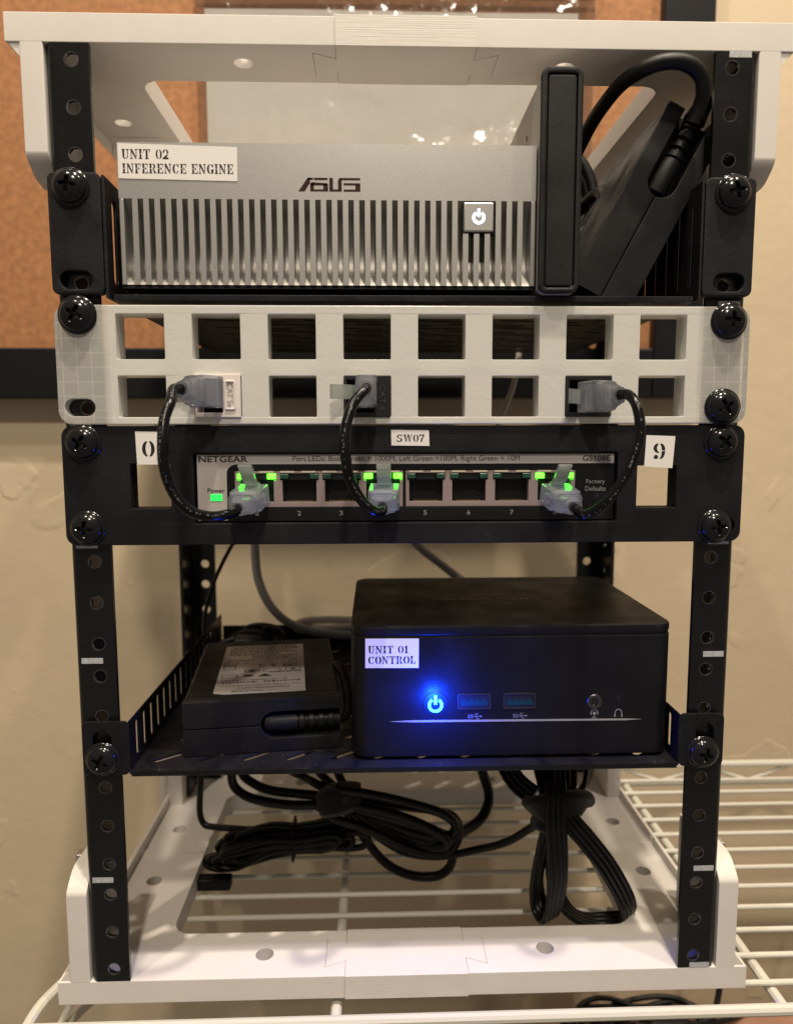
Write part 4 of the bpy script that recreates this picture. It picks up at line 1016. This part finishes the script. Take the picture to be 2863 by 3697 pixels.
part('fabric_strap', MB().sweep([(-40, 75, 35), (-34, 74, 37.0), (-27, 74, 39.0), (-20, 74, 39.5)], [(7.6 * math.cos(R(t)) + .6 * math.sin(R(5 * t)), 7.6 * math.sin(R(t)) + .4 * math.sin(R(3 * t))) for t in range(0, 360, 15)], lambda t: .86 + .3 * math.sin(math.pi * t) * (1 - .4 * t), 6, hint=(0, 1, 0)), 'velcro', b1)

cord(b1, [(-40, 84, 40), (-30, 70, 45), (-14, 68, 43), (2, 68, 39), (16, 67, 35), (25, 67, 30), (27, 68, 24), (22, 70, 19), (8, 72, 19.5), (-8, 74, 25), (-22, 76, 32), (-34, 78, 35)], 2.7)
cord(b1, [(-44, 80, 33), (-34, 69, 31), (-22, 68, 27), (-10, 69, 21), (0, 70, 15), (10, 71, 10.5), (20, 71, 9.5), (27, 71, 13), (30, 73, 20), (27, 75, 27), (16, 76, 30), (0, 77, 32), (-18, 78, 36)], 2.6)
b2 = thing('cable_bundle', 'thin black cord folded into a tied hank on the wire shelf at left', 'cable', (-60, 86, 0))
cord(b2, [(-106.2, 104, 88), (-106.2, 100, 43.8), (-106.4, 98, 33.1), (-106.6, 96, 20.9), (-104.2, 94, 14.8), (-98.3, 92, 13.9), (-85.8, 88, 15.1), (-74, 86, 14.9), (-55, 84, 13)], 1.7)
rnd = random.Random(11)
for k in range(15):
    f = k / 14
    xl = -84 - 18 * f + rnd.uniform(-3, 3); zl_ = 13 - 16 * f + rnd.uniform(-2, 2); xr = -29 + rnd.uniform(-6, 3) + (10 if k == 3 else 0)
    yy = 82 + rnd.uniform(-6.5, 6.5)
    zm = 11.5 - 12 * (f - .5) + rnd.uniform(-1, 1)
    pts = [(-55.2, yy, zm + 1.3), (-68, yy, zm + 2.2 - 3 * f), (xl + 6, yy, zl_ + 3.6), (xl, yy + 1, zl_ + .5), (xl + 3, yy + 2, zl_ - 3.0), (xl + 12, yy + 2, zl_ - 3.4), (-68, yy + 1, zm - 2.6 - 2 * f), (-55.2, yy, zm - 1.5),
           (-45, yy, zm - 1 + .6 * (1 - f)), (xr - 8, yy - 1, zm - .5), (xr, yy - 2, zm + 2.2), (xr - 4, yy - 2, zm + 5.2 - 2 * f), (-45, yy - 1, zm + 3.0 - 1.5 * f), (-55.2, yy - 1, zm + 1.5)]
    cord(b2, [(a, b, max(c, -7.4)) for a, b, c in pts], 1.55)
cord(b2, [(-32, 78, 14), (-26, 77, 17.6), (-19, 76, 18), (-16.2, 76, 15), (-19, 76, 11.2), (-26, 77, 9.6), (-34, 78, 9.4)], 1.7)
cord(b2, [(-34, 78, 12), (-28.5, 77, 15.8), (-25.2, 76, 16), (-24.6, 76, 13), (-28, 77, 9.8)], 1.6)
part('twist_tie', MB().sweep([(-55.3, 77.2, 3.0), (-55.2, 76.6, 11), (-55.0, 77.2, 19.2), (-55, 84, 20.6), (-55, 91, 19), (-55.3, 91, 4), (-55.3, 84, 2), (-55.3, 77.2, 3.0)], circ(0, 0, .7, 8), 1, 5), 'cable', b2)

b3 = thing('cable_bundle', 'flat ribbed black cables looped through a fabric strap at right below the tray', 'cable', (72, 40, 0))
rib = []
nn = 4
for k in range(nn):
    c = (k - (nn - 1) / 2) * 2.4
    rib += [(c + 1.28 * math.cos(R(a)), 1.28 * math.sin(R(a))) for a in (155, 120, 90, 60, 25)]
for k in range(nn - 1, -1, -1):
    c = (k - (nn - 1) / 2) * 2.4
    rib += [(c + 1.28 * math.cos(R(a)), 1.28 * math.sin(R(a))) for a in (-25, -60, -90, -120, -155)]
def ribbon(pts, hints, steps=7):
    P = spline(pts, steps); H = spline([Vector(h) for h in hints], steps); rings = []
    for i, p in enumerate(P):
        t = (P[min(i + 1, len(P) - 1)] - P[max(i - 1, 0)]).normalized()
        h = H[i]; h = (h - t * h.dot(t)).normalized(); b = t.cross(h)
        rings.append([p + h * a + b * q for a, q in rib])
    return part('flat_cord', MB().ring(rings), 'cable', b3, smooth=75)
X = (1, 0, 0)
ribbon([(69.4, 38, 64), (68.5, 33, 56.8), (68.2, 30.5, 46.3), (69, 29.5, 31.4), (68.7, 29, 17), (67.5, 29.2, 7.5), (66.1, 32, 1), (64.5, 37, .6), (63.0, 41, 5.0), (63.0, 43, 14), (66, 43, 29), (70, 40, 46)],
       [X, X, X, (1, .1, 0), (1, .25, 0), (1, .45, .1), (.9, .5, .1), (.8, .5, .2), (.7, .6, .2), (.6, .6, .2), (.8, .5, 0), X])
ribbon([(71.8, 38, 56), (75, 34, 47.6), (82.7, 32, 38.5), (91.4, 31, 27.2), (97.6, 30.5, 16.7), (101.4, 30.5, 8.5), (102.6, 32, 2.5), (100.5, 35.5, -2.2), (95, 38, -5.0), (87.3, 39, -5.6), (80.5, 40, -3.5), (75, 42, 2), (71.5, 44, 12), (71, 45, 28), (72.5, 43, 46)],
       [(1, .2, .3), (.9, .2, .6), (.8, .2, .6), (.85, .3, .5), (.95, .3, .3), (.95, .4, .1), (.8, .6, 0), (.3, .9, 0), (0, 1, .2), (0, 1, .1), (.2, 1, 0), (.5, .8, 0), (.7, .6, 0), (.9, .4, 0), X])
for p, h in (([(48, 64, 84), (49.5, 60, 66), (54, 53, 57), (61.2, 45, 53)], [(.8, 0, .5)] * 4), ([(66, 60, 84), (66.5, 55, 68), (67.5, 46, 59), (69, 42, 50)], [X] * 4), ([(74, 56, 84), (74.4, 50, 68), (73, 42, 60), (72, 40, 50)], [(1, .3, 0)] * 4),
             ([(80, 60, 84), (79.2, 56, 66), (77, 47, 57), (74, 42, 50)], [(1, -.3, 0)] * 4), ([(94, 64, 84), (92.4, 60, 66), (87, 51, 56.5), (79, 44, 52)], [(.5, .8, 0)] * 4)):
    ribbon(p, h)
part('fabric_strap', MB().sweep([(60.5, 44, 49.0), (63, 38.5, 51), (70, 36.5, 53.2), (77, 37, 53.8), (82.5, 41, 52), (83.5, 46, 50)], rrect(-3.5, -6.5, 2.5, 6, 2.4, 4), 1, 6, hint=(0, 1, 0)), 'velcro', b3)
part('fabric_strap', MB().sweep([(61.5, 41, 45), (66, 41, 42.5), (73, 40.5, 42), (79, 42, 44)], rrect(-4, -4.5, 4, 4.5, 2.8, 4), 1, 6, hint=(0, 1, 0)), 'velcro', b3)

blk = obj('plastic_block', weld(MB().box(-9, 9, -3.5, 3.5, 0, 6)), 'plastic', None, (-95.4, 75.4, -9.3), bevel=1)
tag(blk, 'small black plastic block resting on the wire shelf below the thin cord', 'block')

# ------------------------------------------------------------------ things far below, seen through the wires
cb = thing('cardboard_box', 'brown cardboard box standing below the wire shelf at right', 'box', (190, 175, -420))
part('carton_wall', MB().box(72, 330, 110, 168, -420, -163), 'carton', cb, bevel=1)
lb_ = thing('cable_bundle', 'loose black cables heaped on the brown box below the wire shelf', 'cable', (165, 150, -162))
rnd = random.Random(5)
for k in range(9):
    cx = 150 + rnd.uniform(-14, 22); rx = rnd.uniform(18, 42); ry = rnd.uniform(8, 17); tz = rnd.uniform(-161, -150)
    pts = []
    for i in range(17):
        t = i / 16 * 2 * math.pi * rnd.uniform(.98, 1.0)
        pts.append((cx + rx * math.cos(t), 146 + ry * math.sin(t), tz + 3.5 * math.sin(2 * t + k)))
    cord(lb_, pts, 1.7, m_='cable_matte')
cord(lb_, [(150, 140, -150), (175, 138, -151), (196, 142, -153), (215, 150, -157), (232, 160, -160.8)], 1.8, m_='cable_matte')
cord(lb_, [(172, 142, -156), (200, 145, -152), (207, 150, -146), (212, 158, -130), (214, 175, -100)], 1.9, m_='cable_matte')
part('plug_body', MB().box(158, 184, 136, 148, -159, -147), 'plastic', lb_, bevel=2.5)
